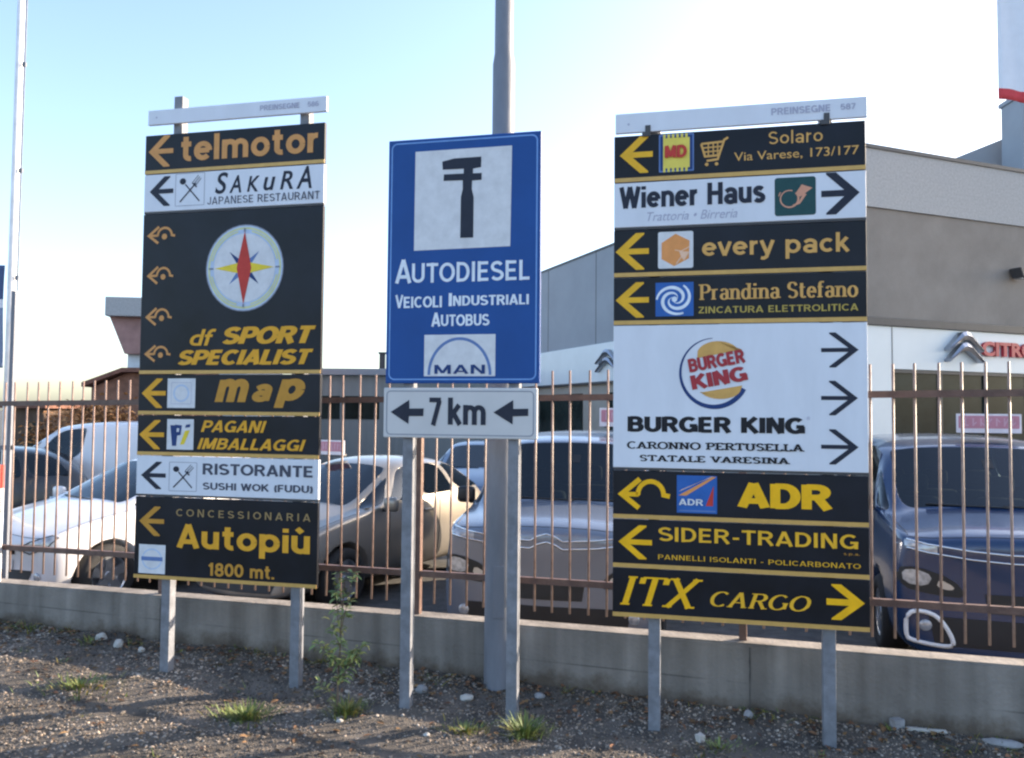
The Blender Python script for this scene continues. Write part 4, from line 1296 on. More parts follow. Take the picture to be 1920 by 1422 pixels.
def car(name, label, loc, yaw, shape, paint, group, side_glass=True, rear_solid=False, glasscol=None, features=None, grille=True):
    """front of the car looks along local -y; x is across; y runs back from the nose"""
    root = empty(name, loc, yaw, label=label, cat='car' if 'van' not in name else 'van', group=group)
    st = shape['st']; zb = shape['zb']; cw = shape['cowl']
    bm = bmesh.new()
    cl = bm.edges.layers.float.new('crease_edge')
    cv = bm.verts.layers.float.new('crease_vert')
    rings = []
    for (xl, xt, wl, wb, wt, zl, ztp, bul) in st:
        half = [(0, zb, 0), (wl * .86, zb, xl), (wl * .99, zb + .16, xl), (wl, (zl + zb) * .58, xl), (wb, zl, xl), (wt, ztp - .05, xt), (wt * .6, ztp - .012, xt), (0, ztp, xt)]
        pts = []
        for i, (w, z, x) in enumerate(half):
            xx = xl if i < 5 else xt
            dx = bul * (w / max(wl, .01)) ** 2 if i < 5 else bul * .6 * (w / max(wl, .01)) ** 2
            pts.append((w, xx + dx, z))
        ring = [bm.verts.new((p[0], p[1], p[2])) for p in pts]
        ring += [bm.verts.new((-p[0], p[1], p[2])) for p in pts[-2:0:-1]]
        rings.append(ring)
    n = len(rings[0])
    reg_ws, reg_side = [], []
    for k in range(len(rings) - 1):
        a, b = rings[k], rings[k + 1]
        for i in range(n):
            f = bm.faces.new((a[i], a[(i + 1) % n], b[(i + 1) % n], b[i]))
            # index i: 4 -> belt to cantrail (right), 5,6 top; mirrored 7,8 top, 9 belt
            if k == cw and i in (5, 6, 7, 8): reg_ws.append(f)
            if side_glass and k >= cw and i in (4, 9) and k < (len(rings) - 2 if not rear_solid else cw + 2): reg_side.append(f)
    bm.faces.new(rings[0][::-1]); bm.faces.new(rings[-1])
    # cap fans
    recalc(bm)
    allg = []
    if reg_ws:
        bmesh.ops.inset_region(bm, faces=reg_ws, thickness=.045, use_even_offset=True)
        for f in reg_ws: f.material_index = 1
    for f in reg_side:
        pass
    if reg_side:
        bmesh.ops.inset_individual(bm, faces=reg_side, thickness=.045, use_even_offset=True)
        for f in reg_side: f.material_index = 1
    for e in bm.edges:
        ms = {f.material_index for f in e.link_faces}
        if len(ms) == 2:
            e[cl] = 1.0
            for v in e.verts: v[cv] = .55
        c = (e.verts[0].co + e.verts[1].co) / 2
    for k, rg_ in enumerate(rings):
        pass
    for k in range(len(rings) - 1):
        for i in (4, 10):
            for e in rings[k][i].link_edges:
                if e.other_vert(rings[k][i]) is rings[k + 1][i] and k < cw + 1: e[cl] = max(e[cl], .45)
    for i in range(n):
        for rg_ in (rings[0], rings[-1]):
            for e in rg_[i].link_edges:
                if e.other_vert(rg_[i]) is rg_[(i + 1) % n]: e[cl] = max(e[cl], .25)
    me = subsurf_eval(bm, 3, 3)
    # wheel arches
    cb = bmesh.new()
    wr = shape['wr']; hw = shape['half']
    for wy in shape['wheels']:
        for sx in (-1, 1):
            m = Matrix.Translation((sx * (hw - .02), wy, wr)) @ Matrix.Rotation(R(90), 4, 'Y')
            bmesh.ops.create_cone(cb, cap_ends=True, segments=40, radius1=wr + .055, radius2=wr + .055, depth=.46, matrix=m)
    me = bool_eval(me, cb)
    tb = bmesh.new(); tb.from_mesh(me)
    bvh = BVHTree.FromBMesh(tb)
    parts = {0: bmesh.new(), 1: bmesh.new()}
    gl = [f for f in tb.faces if f.material_index == 1]
    # split glass into islands
    seen = set(); isl = []
    glset = set(gl)
    for f in gl:
        if f in seen: continue
        stack = [f]; seen.add(f); cur = []
        while stack:
            x = stack.pop(); cur.append(x)
            for e in x.edges:
                for y in e.link_faces:
                    if y in glset and y not in seen: seen.add(y); stack.append(y)
        isl.append(cur)
    def make(faces, nm, m, parent, smooth=True):
        b2 = bmesh.new(); mp = {}
        for f in faces:
            vs = []
            for v in f.verts:
                if v not in mp: mp[v] = b2.verts.new(v.co)
                vs.append(mp[v])
            try:
                nf = b2.faces.new(vs)
            except ValueError:
                pass
        return done(nm, b2, m, parent, smooth)
    body = make([f for f in tb.faces if f.material_index == 0], 'body', paint, root)
    arch = [f for f in tb.faces if f.material_index not in (0, 1)]
    if arch: make(arch, 'wheel_arch', M_BLK, root, False)
    for cur in isl:
        c = sum((f.calc_center_median() for f in cur), Vector()) / len(cur)
        make(cur, 'windscreen' if abs(c.x) < .25 else 'side_window', glasscol or M_CGLASS, root)
    tb.free()
    # wheels
    def lathe(bm_, pr, n_=28, mi=0):
        rs = [[bm_.verts.new((x, r * math.cos(2 * math.pi * k / n_), r * math.sin(2 * math.pi * k / n_))) for k in range(n_)] for x, r in pr]
        for a, b in zip(rs, rs[1:]):
            for k in range(n_):
                bm_.faces.new((a[k], a[(k + 1) % n_], b[(k + 1) % n_], b[k])).material_index = mi
    for wy in shape['wheels']:
        for sx in (-1, 1):
            w = empty('wheel', (sx * (hw - .115), wy, wr)); w.parent = root
            if sx < 0: w.rotation_euler = (0, 0, math.pi)
            b3 = bmesh.new()
            lathe(b3, [(-.10, wr * .66), (-.10, wr * .9), (-.07, wr), (.07, wr), (.10, wr * .92), (.102, wr * .68), (.08, wr * .64)])
            recalc(b3); done('tyre', b3, M_TYRE, w, True)
            b3 = bmesh.new()
            lathe(b3, [(.09, wr * .69), (.075, wr * .60), (-.02, wr * .58), (-.03, .0001)])
            for k in range(5):
                a = 2 * math.pi * k / 5 + .3
                d = Vector((0, math.cos(a), math.sin(a))); nn = Vector((0, -d.z, d.y))
                p = [Vector((.07, 0, 0)) + d * wr * .08 + nn * s_ * .035 for s_ in (-1, 1)] + [Vector((.078, 0, 0)) + d * wr * .64 + nn * s_ * .05 for s_ in (1, -1)]
                q_ = [x - Vector((.04, 0, 0)) for x in p]
                A_ = [b3.verts.new(x) for x in p]; B_ = [b3.verts.new(x) for x in q_]
                b3.faces.new(A_); b3.faces.new(B_[::-1])
                for j in range(4): b3.faces.new((A_[j], B_[j], B_[(j + 1) % 4], A_[(j + 1) % 4]))
            m_ = Matrix.Translation((.06, 0, 0)) @ Matrix.Rotation(R(90), 4, 'Y')
            bmesh.ops.create_cone(b3, cap_ends=True, segments=16, radius1=.05, radius2=.04, depth=.04, matrix=m_)
            recalc(b3); done('rim', b3, M_RIM, w)
    # projected details
    def front(pts, m, nm, off=.006, mirror=True, parent=None, line=None, closed=True, sub=.05):
        for sx in ((-1, 1) if mirror else (1,)):
            b4 = bmesh.new()
            if line:
                P_ = [Vector(p) for p in pts]
                fine = []
                nP = len(P_)
                for i in range(nP if closed else nP - 1):
                    a, b = P_[i], P_[(i + 1) % nP]
                    k = max(1, int((b - a).length / sub))
                    fine += [a + (b - a) * j / k for j in range(k)]
                if not closed: fine.append(P_[-1])
                rr3 = []
                for p in fine:
                    h = bvh.ray_cast(Vector((p.x * sx, -3, p.y)), Vector((0, 1, 0)))
                    if h[0] is None: continue
                    rr3.append(h[0] + Vector((0, -off, 0)))
                if closed: rr3.append(rr3[0])
                if len(rr3) > 1: tube(b4, rr3, line, 6)
            else:
                vs = [b4.verts.new((p[0] * sx, 0, p[1])) for p in pts]
                b4.faces.new(vs)
                bmesh.ops.triangulate(b4, faces=b4.faces)
                for _ in range(4):
                    es = [e for e in b4.edges if e.calc_length() > sub]
                    if not es: break
                    bmesh.ops.subdivide_edges(b4, edges=es, cuts=1)
                    bmesh.ops.triangulate(b4, faces=b4.faces)
                bad = []
                for v in b4.verts:
                    h = bvh.ray_cast(Vector((v.co.x, -3, v.co.z)), Vector((0, 1, 0)))
                    if h[0] is None: bad.append(v)
                    else: v.co.y = h[0].y - off
                bmesh.ops.delete(b4, geom=bad, context='VERTS')
                recalc(b4)
            o_ = done(nm, b4, m, parent or root, True)
    def mirrors(z, y, w, m):
        for sx in (-1, 1):
            b5 = bmesh.new()
            bx(b5, -.085, .085, -.045, .045, -.075, .075, bev=.035)
            o_ = done('wing_mirror', b5, m, root, True); o_.location = (sx * (w + .10), y, z)
            b5 = bmesh.new(); bx(b5, -.06, .06, -.02, .02, -.03, .0); s_ = done('mirror_arm', b5, M_BLK, o_); s_.location = (-sx * .10, .0, -.05)
    # cabin: floor, dashboard, seats
    zf = zb + .16
    sy = st[cw][0]
    hb = st[cw + 1][3] - .14
    zbelt = st[cw][5]
    b8 = bmesh.new(); bx(b8, -hb, hb, sy + .25, st[-2][0] - .1, zf, zf + .04); bx(b8, -hb, hb, sy + .10, sy + .52, zbelt - .34, zbelt - .10, bev=.05)
    done('cabin_floor', b8, M_SEAT, root)
    for (yy, xs) in ((sy + 1.15, (-.36, .36)), (sy + 2.05, (-.40, 0, .40))):
        for xx in xs:
            b8 = bmesh.new()
            bx(b8, xx - .21, xx + .21, yy - .45, yy + .02, zf + .10, zf + .28, bev=.05)
            vs0 = bx(b8, xx - .21, xx + .21, yy, yy + .14, zf + .25, zbelt + .06, bev=.05)
            bx(b8, xx - .12, xx + .12, yy + .06, yy + .15, zbelt + .10, zbelt + .27, bev=.04)
            done('seat', b8, M_SEAT, root, True)
    if features: features(root, front, mirrors, bvh, paint)
    # door gaps
    if shape is MPV:
        for sx in (-1, 1):
            b9 = bmesh.new()
            for y in (1.12, 2.05, 3.10):
                pts = []
                for k in range(14):
                    h = bvh.ray_cast(Vector((sx * 3, y, .34 + .80 * k / 13)), Vector((-sx, 0, 0)))
                    if h[0] is not None: pts.append(h[0])
                if len(pts) > 2: tube(b9, pts, .004, 5)
            done('door_gap', b9, M_BLK, root)
    # bonnet gap: across the nose and back along both sides
    b9 = bmesh.new()
    w0 = st[1][3] * .93
    y0_ = st[1][0]
    for line in ([(x * w0 / 10, y0_ + .02 + st[1][7] * .8 * (x / 10) ** 2) for x in range(-10, 11)], [(-w0 - (st[3][3] - .05 - w0) * k / 8, y0_ + .12 + (st[cw][0] - y0_ - .2) * k / 8) for k in range(9)], [(w0 + (st[3][3] - .05 - w0) * k / 8, y0_ + .12 + (st[cw][0] - y0_ - .2) * k / 8) for k in range(9)]):
        pts = []
        for (x, y) in line:
            h = bvh.ray_cast(Vector((x, y, 3)), Vector((0, 0, -1)))
            if h[0] is not None and h[0].z > st[1][5] - .25: pts.append(h[0])
        if len(pts) > 2: tube(b9, pts, .0035, 5)
    done('bonnet_gap', b9, M_BLK, root)
    return root

def paint_mat(nm, c, metal=.35, rough=.32):
    return mat(nm, c, rough, metal, .03, 3, coat=.7)
P_SILVER = paint_mat('silver_paint', (.17, .20, .26), .35, .24)
P_BLUE = paint_mat('dark_blue_paint', (.012, .036, .10), .15, .26)
P_GREY = paint_mat('champagne_grey_paint', (.215, .195, .17), .35, .3)
P_WHITE = paint_mat('white_car_paint', (.64, .635, .655), 0, .3)
P_BLACK = paint_mat('black_car_paint', (.015, .015, .018), .2, .25)
P_SLATE = paint_mat('slate_blue_paint', (.12, .17, .25), .5, .3)

def roof_plate(root, px0, px1, z, y, txt=None):
    """price plate on a car roof: a part of its own thing because it is only stood there"""
    pass

def rounded(c, n=3):
    for _ in range(n):
        c = [q for i in range(len(c)) for q in (tuple(.75 * a + .25 * b for a, b in zip(c[i], c[(i + 1) % len(c)])), tuple(.25 * a + .75 * b for a, b in zip(c[i], c[(i + 1) % len(c)])))]
    return c
def mpv_face(root, front, mirrors, bvh, paint, bump=0.0, lift=0.15, trim=True):
    front([(-.66, .47), (.66, .47), (.62, .26), (-.62, .26)], M_BLK, 'lower_grille', .006, False)
    front([(-.30, .66), (.30, .66), (.28, .52), (-.28, .52)], M_BLK, 'bumper_grille', .006, False)
    front(rounded([(.40, .62), (.50, .76), (.74, .84), (.86, .82), (.85, .68), (.62, .63)], 1), M_BLK, 'headlamp_housing', .007)
    front(rounded([(.63, .775), (.74, .82), (.83, .805), (.82, .71), (.67, .69)], 1), M_LAMP, 'headlight', .014)
    front(rounded([(.49, .70), (.59, .755), (.61, .69), (.51, .67)], 1), M_RIM, 'indicator', .013)
    ch = [(x, z + lift) for x, z in [(-.84, .90), (-.66, .86), (-.38, .825), (-.13, .81), (-.07, .81 + bump * .7), (0, .815 + bump), (.07, .81 + bump * .7), (.13, .81), (.38, .825), (.66, .86), (.84, .90)]]
    front(ch, M_CHROME, 'chrome_strip', .004, False, line=.0085, closed=False)
    front([(x, z - .062) for x, z in ch], M_CHROME, 'chrome_strip', .004, False, line=.0085, closed=False)
    front([(.60, .845 + lift), (.83, .892 + lift), (.83, .845 + lift), (.60, .795 + lift)], M_LAMP, 'daytime_light', .005)
    if trim: front(rounded([(.80, .50), (.66, .505), (.57, .44), (.50, .29), (.53, .25), (.77, .275), (.81, .31)], 2), M_WPOLE, 'fog_trim', .012, line=.017, sub=.03)
    for sx in (-1, 1):
        h = bvh.ray_cast(Vector((sx * .68, -3, .40)), Vector((0, 1, 0)))
        if h[0] is not None:
            b6 = bmesh.new()
            bmesh.ops.create_uvsphere(b6, u_segments=16, v_segments=8, radius=.045, matrix=Matrix.Translation((h[0].x, h[0].y - .004, h[0].z)) @ Matrix.Diagonal((1, .35, 1, 1)))
            done('fog_lamp', b6, M_LAMP, root, True)
    mirrors(1.22, 1.22, .86, M_BLK)
    front([(-.5, 1.235), (.1, 1.225)], M_BLK, 'wiper', .012, False, line=.008, closed=False)
    front([(.05, 1.235), (.6, 1.225)], M_BLK, 'wiper', .012, False, line=.008, closed=False)
    front([(0.02, 1.60), (.10, 1.60), (.10, 1.53), (.02, 1.53)], M_BLK, 'rear_view_mirror', .004, False)
def mpv_face_silver(root, front, mirrors, bvh, paint):
    mpv_face(root, front, mirrors, bvh, paint, .05, .17, False)
def hatch_face(root, front, mirrors, bvh, paint):
    front([(-.50, .42), (.50, .42), (.44, .24), (-.44, .24)], M_BLK, 'lower_grille', .006, False)
    front([(-.34, .64), (.34, .64), (.30, .57), (-.30, .57)], M_BLK, 'grille', .006, False)
    front([(.36, .62), (.50, .70), (.66, .76), (.72, .74), (.66, .64), (.48, .58)], M_LAMP, 'headlight', .006)
    front([(.36, .62), (.50, .70), (.66, .76), (.72, .74), (.66, .64), (.48, .58)], M_BLK, 'headlight_seal', .006, line=.006)
    front([(-.26, .52), (.26, .52), (.26, .42), (-.26, .42)], M_WPOLE, 'number_plate', .014, False)
    for sx in (-1, 1):
        h = bvh.ray_cast(Vector((sx * .56, -3, .36)), Vector((0, 1, 0)))
        if h[0] is not None:
            b6 = bmesh.new()
            bmesh.ops.create_uvsphere(b6, u_segments=16, v_segments=8, radius=.045, matrix=Matrix.Translation((h[0].x, h[0].y - .002, h[0].z)) @ Matrix.Diagonal((1, .35, 1, 1)))
            done('fog_lamp', b6, M_LAMP, root, True)
    mirrors(1.0, 1.42, .83, paint)
    front([(-.5, 1.02), (.1, 1.01)], M_BLK, 'wiper', .012, False, line=.007, closed=False)
    # door lines and handles on both sides
    for sx in (-1, 1):
        b7 = bmesh.new()
        for y in (1.45, 2.45):
            pts = []
            for k in range(12):
                z = .30 + .66 * k / 11
                h = bvh.ray_cast(Vector((sx * 3, y + .10 * (k / 11) ** 2, z)), Vector((-sx, 0, 0)))
                if h[0] is not None: pts.append(h[0] + Vector((sx * .001, 0, 0)))
            if len(pts) > 2: tube(b7, pts, .004, 5)
        done('door_gap', b7, M_BLK, root)
        b7 = bmesh.new()
        for y in (2.28,):
            h = bvh.ray_cast(Vector((sx * 3, y, .86)), Vector((-sx, 0, 0)))
            if h[0] is not None: bx(b7, h[0].x - .02, h[0].x + .02, y - .09, y + .09, .845, .875, bev=.008)
        if len(b7.verts): done('door_handle', b7, paint, root, True)
        else: b7.free()

GC = 'cars parked behind the fence'
def on_yard(px, y): return at_y(px, 900, y).x
car('parked_car', 'silver people carrier facing the fence between the lamp pole and the burger sign', (.27, 6.42, YARD), R(-13), MPV, P_SILVER, GC, features=mpv_face_silver).scale = (1, .90, 1)
car('parked_car', 'dark blue people carrier facing the fence right of the burger sign', (3.83, 6.0, YARD), R(-15), MPV, P_BLUE, GC, features=mpv_face).scale = (1.06, 1, 1)
def place(px_w, D, yaw, shape, side):
    """origin of a car whose front wheel on the given side stands at picture column px_w and depth D"""
    x = at_y(px_w, 1000, D).x
    loc = Vector((side * shape['half'], shape['wheels'][0], 0))
    loc.rotate(Matrix.Rotation(yaw, 3, 'Z'))
    return (x - loc.x, D - loc.y, YARD)
yw = R(-27)
car('parked_car', 'champagne grey hatchback with sunlit roof pillars behind the fence left of the blue sign', place(655, 8.2, yw, HATCH, 1), yw, HATCH, P_GREY, GC, features=hatch_face)
car('parked_car', 'white hatchback with its bonnet just behind the fence left of the compass sign', place(212, 8.3, R(-27), HATCH, 1), R(-27), HATCH, P_WHITE, GC, features=hatch_face)
car('parked_car', 'black hatchback partly hidden behind the white bonnet at the left', (at_y(-440, 900, 10.7).x, 10.7, YARD), R(-62), HATCH, P_BLACK, GC, features=hatch_face)
car('parked_car', 'slate blue hatchback far back in the yard under the 7 km plate', (at_y(868, 900, 13.5).x, 13.5, YARD), R(-6), HATCH, P_SLATE, GC, features=hatch_face)
car('parked_van', 'white panel van in the back row behind the white hatchback', (at_y(-55, 900, 13.2).x, 13.2, YARD), R(-84), MPV, P_WHITE, GC, rear_solid=True, features=mpv_face)

M_PLATEM = mat('roof_plate_pink', (.60, .36, .44), .5)
def plate(px0, py0, px1, py1, y, yaw, label):
    a = at_y(px0, py1, y); b = at_y(px1, py0, y)
    w = b.x - a.x; h = b.z - a.z
    root = empty('price_plate', ((a.x + b.x) / 2, y, a.z), yaw, label=label, cat='plate', group='price plates on car roofs')
    bm = bmesh.new(); bx(bm, -w / 2, w / 2, -.006, .006, 0, h, bev=.003)
    pn = done('board', bm, M_PLATE, root)
    bm = bmesh.new(); bx(bm, -w * .4, w * .4, .007, .09, -.012, .012); done('foot', bm, M_BLK, root)
    A = Art(-.0075)
    A.rrect(-w / 2 + h * .10, h * .24, w / 2 - h * .10, h * .90, h * .06, M_PLATER)
    A.finish('colour_field', pn)
    rr = random.Random(int(px0))
    A = Art(-.009)
    n = 7
    for k in range(n):      # letters too blurred in the photograph to read: short strokes only
        x = -w * .36 + w * .72 * k / (n - 1)
        A.stroke([(x, h * .36), (x, h * .78)], h * .07, M_PLATEM)
        A.stroke([(x, h * rr.choice((.40, .57, .74))), (x + w * .05, h * rr.choice((.40, .57, .74)))], h * .06, M_PLATEM)
    A.finish('marks', pn)
plate(1799, 777, 1908, 812, 7.75, R(-15), 'pink and white price plate on the dark blue people carrier roof')
plate(1124, 766, 1215, 800, 8.25, R(-13), 'pink and white price plate on the silver people carrier roof')
plate(594, 826, 652, 853, 9.85, R(-27), 'red and white price plate on the champagne grey hatchback roof')

# ---------------------------------------------------------------- dealership building at the right
C0 = Vector((6.53, 15.0, 0))
BY = R(21.5)
bld = empty('dealership_building', (C0.x, C0.y, YARD), BY, label='grey flat roofed car showroom with chevron emblem and dark windows at the right', cat='building')
# local: x along the right face, y back along the left face, z up from the yard
def zl(z): return z - YARD
LX, LY, TOP = 26.0, 34.0, zl(6.6)
FB, SB = zl(5.5), zl(3.50)
IN = .35
bm = bmesh.new()
bx(bm, 0, LX, 0, .35, FB, TOP)
done('fascia', bm, M_AGG, bld)
bm = bmesh.new()
bx(bm, -.02, LX, -.03, .38, TOP, TOP + .07)
bx(bm, -.02, .38, .38, LY, TOP, TOP + .07)
done('coping', bm, M_TRIM, bld)
bm = bmesh.new()
v = [bm.verts.new(p) for p in ((.30, 0.02, FB), (LX, 0.02, FB), (LX, IN, SB), (.02, IN, SB), (.02, .04, FB))]
bm.faces.new(v)
v2 = [bm.verts.new(p) for p in ((.02, .6, FB), (LX, .6, FB), (LX, .6, SB), (.02, .6, SB))]
bm.faces.new(v2)
bm.faces.new((v[4], v[3], v2[3], v2[0]))
bm.faces.new((v[1], v[2], v2[2], v2[1]))
bm.faces.new((v[3], v[2], v2[2], v2[3]))
recalc(bm)
done('soffit', bm, M_PLAST, bld)
bm = bmesh.new()
bx(bm, -.02, LX, IN - .03, .6, SB - .16, SB - .002, bev=.01)
done('eaves_trim', bm, M_TRIM, bld)
# left face: one grey wall over a white band
bm = bmesh.new()
bx(bm, 0, .35, .352, LY, zl(3.74), TOP - .002)
done('side_wall', bm, M_GREYW, bld)
bm = bmesh.new()
for k in range(1, 9):
    bx(bm, -.006, .002, k * 3.6, k * 3.6 + .03, zl(3.75), TOP)
done('panel_joint', bm, M_TRIM, bld)
bm = bmesh.new()
bx(bm, -.05, .35, .62, LY, zl(2.58), zl(3.735), bev=.01)
done('white_band', bm, M_WPAN, bld)
bm = bmesh.new()
bx(bm, -.09, .0, .62, LY, zl(2.52), zl(2.575)); 
done('band_trim', bm, M_TRIM, bld)
bm = bmesh.new()
bx(bm, .06, .35, .62, LY, 0, zl(2.575))
done('side_base_wall', bm, mat('beige_render', (.33, .30, .26), .9, 0, .1, 1.5), bld)
for k in range(6):
    y = 1.4 + k * 5.2
    bm = bmesh.new(); bx(bm, .03, .1, y, y + 3.4, zl(.5), zl(2.25)); done('side_window', bm, M_DGLASS, bld)
# right face below the eaves: white cladding with dark glazing
bm = bmesh.new()
xw = 1.02
bx(bm, .02, xw, IN + .02, .6, 0, SB - .165)
bx(bm, xw + .002, LX, IN + .02, .6, zl(2.52), SB - .165)
done('cladding', bm, M_WPAN, bld)
bm = bmesh.new()
for x in (.28, .98, 4.9, 7.4, 9.9):
    bx(bm, x, x + .018, IN + .015, IN + .03, zl(2.53) if x > 1 else 0, SB - .17)
done('cladding_joint', bm, M_TRIM, bld)
bm = bmesh.new()
bx(bm, xw + .002, LX, IN + .10, .6, 0, zl(2.515))
done('showroom_window', bm, M_DGLASS, bld)
bm = bmesh.new()
k = 0
x = xw + .01
while x < 16:
    bx(bm, x, x + .05, IN + .05, IN + .099, 0, zl(2.515)); x += 1.25
bx(bm, xw + .005, LX, IN + .04, IN + .0985, zl(2.45), zl(2.514))
bx(bm, xw + .005, LX, IN + .045, IN + .0975, zl(.62), zl(.68))
done('window_frame', bm, M_TRIM, bld)
bm = bmesh.new(); bx(bm, .4, LX - .2, .7, LY - .2, TOP - .3, TOP - .1); done('flat_roof', bm, M_GREYW, bld)
# chevrons
def chevron(x, z, w, h, gap, parent, side=False):
    bm = bmesh.new()
    for k in range(2):
        zz = z - k * gap
        t = h * .30
        pts = [(-w / 2, zz - h * .62), (-w * .12, zz - .02 * h), (0, zz + h * .03), (w * .12, zz - .02 * h), (w / 2, zz - h * .62), (w / 2, zz - h * .62 - t * .35), (w * .10, zz - t), (0, zz - t * .92), (-w * .10, zz - t), (-w / 2, zz - h * .62 - t * .35)]
        A_, B_ = [], []
        for (a, b) in pts:
            if side:
                A_.append(bm.verts.new((-.16, x - a, b))); B_.append(bm.verts.new((-.055, x - a, b)))
            else:
                A_.append(bm.verts.new((x + a, IN - .12, b))); B_.append(bm.verts.new((x + a, IN + .012, b)))
        # ridge: front face split in two bevels
        m = len(pts)
        top_ = pts[:5]; bot_ = pts[:4:-1]
        R_ = []
        for (a, b), (c, d) in zip(top_, bot_):
            if side: R_.append(bm.verts.new((-.20, x - (a + c) / 2, (b + d) / 2)))
            else: R_.append(bm.verts.new((x + (a + c) / 2, IN - .16, (b + d) / 2)))
        for i in range(4):
            bm.faces.new((A_[i], A_[i + 1], R_[i + 1], R_[i]))
            bm.faces.new((R_[i], R_[i + 1], A_[m - 2 - i], A_[m - 1 - i]))
        bm.faces.new((A_[0], R_[0], A_[m - 1])); bm.faces.new((A_[4], A_[5], R_[4]))
        for i in range(m):
            bm.faces.new((A_[i], A_[(i + 1) % m], B_[(i + 1) % m], B_[i]))
        bm.faces.new(B_[::-1])
    recalc(bm)
    return done('emblem', bm, mat('brushed_chrome', (.40, .41, .45), .3, .9), parent)
def face_uv(px, py):
    n = Vector((-math.sin(BY), math.cos(BY), 0)); o = C0 + n * IN
    r = ray(px, py); k = n.dot(Vector((o.x, o.y, 0))) / n.dot(r); p = Vector((0, 0, EYE)) + r * k
    return (p - C0).dot(Vector((math.cos(BY), math.sin(BY), 0))), zl(p.z)
x0, z0 = face_uv(1772, 684); x1, z1 = face_uv(1833, 625)
chevron((x0 + x1) / 2, z1 - .01, (x1 - x0), (z1 - z0) * .80, (z1 - z0) * .33, bld)
def side_uv(px, py):
    n = Vector((math.cos(BY), math.sin(BY), 0)); o = C0
    r = ray(px, py); k = n.dot(Vector((o.x, o.y, 0))) / n.dot(r); p = Vector((0, 0, EYE)) + r * k
    return (p - C0).dot(Vector((-math.sin(BY), math.cos(BY), 0))), zl(p.z)
y0, z0 = side_uv(1119, 703); y1, z1 = side_uv(1152, 655)
chevron((y0 + y1) / 2 - .3, z1, abs(y1 - y0) * 1.15, (z1 - z0) * .8, (z1 - z0) * .34, bld, True)
# red letters, raised
x0, z0 = face_uv(1838, 668); x1, z1 = face_uv(1920, 645)
me = put_text('CITRO\u00cbN', (x0, z0, x0 + (x1 - x0) * 1.72, z1 + .06), 'red', 'h', 1, None)
bm = bmesh.new(); bm.from_mesh(me)
r_ = bmesh.ops.extrude_face_region(bm, geom=bm.faces[:])
for g in r_['geom']:
    if isinstance(g, bmesh.types.BMVert): g.co.y -= .07
for v in bm.verts: v.co.y += IN + .012
recalc(bm)
done('lettering', bm, mat('sign_red', (.42, .03, .05), .4), bld)
# flood light on the soffit
n = Vector((-math.sin(BY), math.cos(BY), 0))
fx, fz = face_uv(1893, 512)
fl = empty('flood_light', (0, 0, 0), label='small dark flood light fixed to the brown grey soffit of the showroom', cat='lamp')
fx -= .09
fl.matrix_world = Matrix.Translation(C0 + Vector((0, 0, YARD))) @ Matrix.Rotation(BY, 4, 'Z') @ Matrix.Translation((fx, .0, fz)) @ Matrix.Translation((0, .05, 0))
bm = bmesh.new(); bx(bm, -.20, .20, -.16, .10, -.03, .03, bev=.02)
vv_ = [v for v in bm.verts if v.co.z < 0]
for v in vv_: v.co.x *= .62; v.co.z -= .14
done('housing', bm, M_TRIM, fl)
bm = bmesh.new(); bx(bm, -.10, .10, -.1, .06, -.185, -.176); done('lens', bm, M_LAMP, fl)
bm = bmesh.new(); bx(bm, -.05, .05, .08, .30, -.03, .03); done('bracket', bm, M_TRIM, fl)
# grey gable roof and stack behind it
a = at_y(1782, 300, 24.0); b = at_y(1920, 244, 24.0)
rr0 = empty('rear_hall', (a.x, 24.0, YARD), 0.05, label='grey sloping hall roof rising behind the showroom at the right', cat='building')
bm = bmesh.new()
sl_ = (b.z - a.z) / (b.x - a.x)
pts = [(-2, 0), (12, 0), (12, zl(a.z) + 7 * sl_), (7, zl(a.z) + 7 * sl_), (-2, zl(a.z) - 2 * sl_)]
A_ = [bm.verts.new((p[0], 0, p[1])) for p in pts]; B_ = [bm.verts.new((p[0], 12, p[1])) for p in pts]
bm.faces.new(A_); bm.faces.new(B_[::-1])
for i in range(5): bm.faces.new((A_[i], B_[i], B_[(i + 1) % 5], A_[(i + 1) % 5]))
recalc(bm)
done('gable_wall', bm, M_GREYW, rr0)
cx0 = at_y(1901, 255, 23.0); cx1 = at_y(1975, 190, 23.0)
bm = bmesh.new()
bx(bm, 0, cx1.x - cx0.x, 0, 1.0, 0, zl(cx1.z), bev=.02)
bx(bm, -.05, cx1.x - cx0.x + .05, -.05, 1.05, zl(cx1.z) + .001, zl(cx1.z) + .12)
o = done('chimney_stack', bm, M_GREYW); o.location = (cx0.x, 22.6, YARD)
tag(o, 'square grey chimney stack behind the flag at the right picture edge', 'chimney')
# flag at the right
yq = 12.0
p0 = at_y(1872, 186, yq); p1 = at_y(1872, -60, yq); p2 = at_y(1960, 200, yq)
fp2 = empty('flag_pole', (p2.x + .35, yq, YARD), label='white flag pole standing beyond the right picture edge', cat='pole')
bm = bmesh.new(); prof(bm, [(0, .055), (4, .052), (zl(p1.z) + .6, .045)], 16); done('mast', bm, M_WPOLE, fp2, smooth=True)
f3 = flag('flag', None, p0.x - p2.x - .35, -.05, zl(p0.z), zl(p1.z), 0, [M_FLAG, M_FLAGR], [(0, .075, 1), (.075, 1, 0)], 3, .12)
f3.location = (p2.x + .35, yq, YARD)
f3.rotation_euler = (0, R(3.5), 0)
f3.rotation_euler = (0, 0, 0)
for v in f3.data.vertices:
    v.co.z -= .10 * (v.co.x - (p0.x - p2.x - .35))
tag(f3, 'white flag with a red lower hem at the top right picture corner', 'flag')

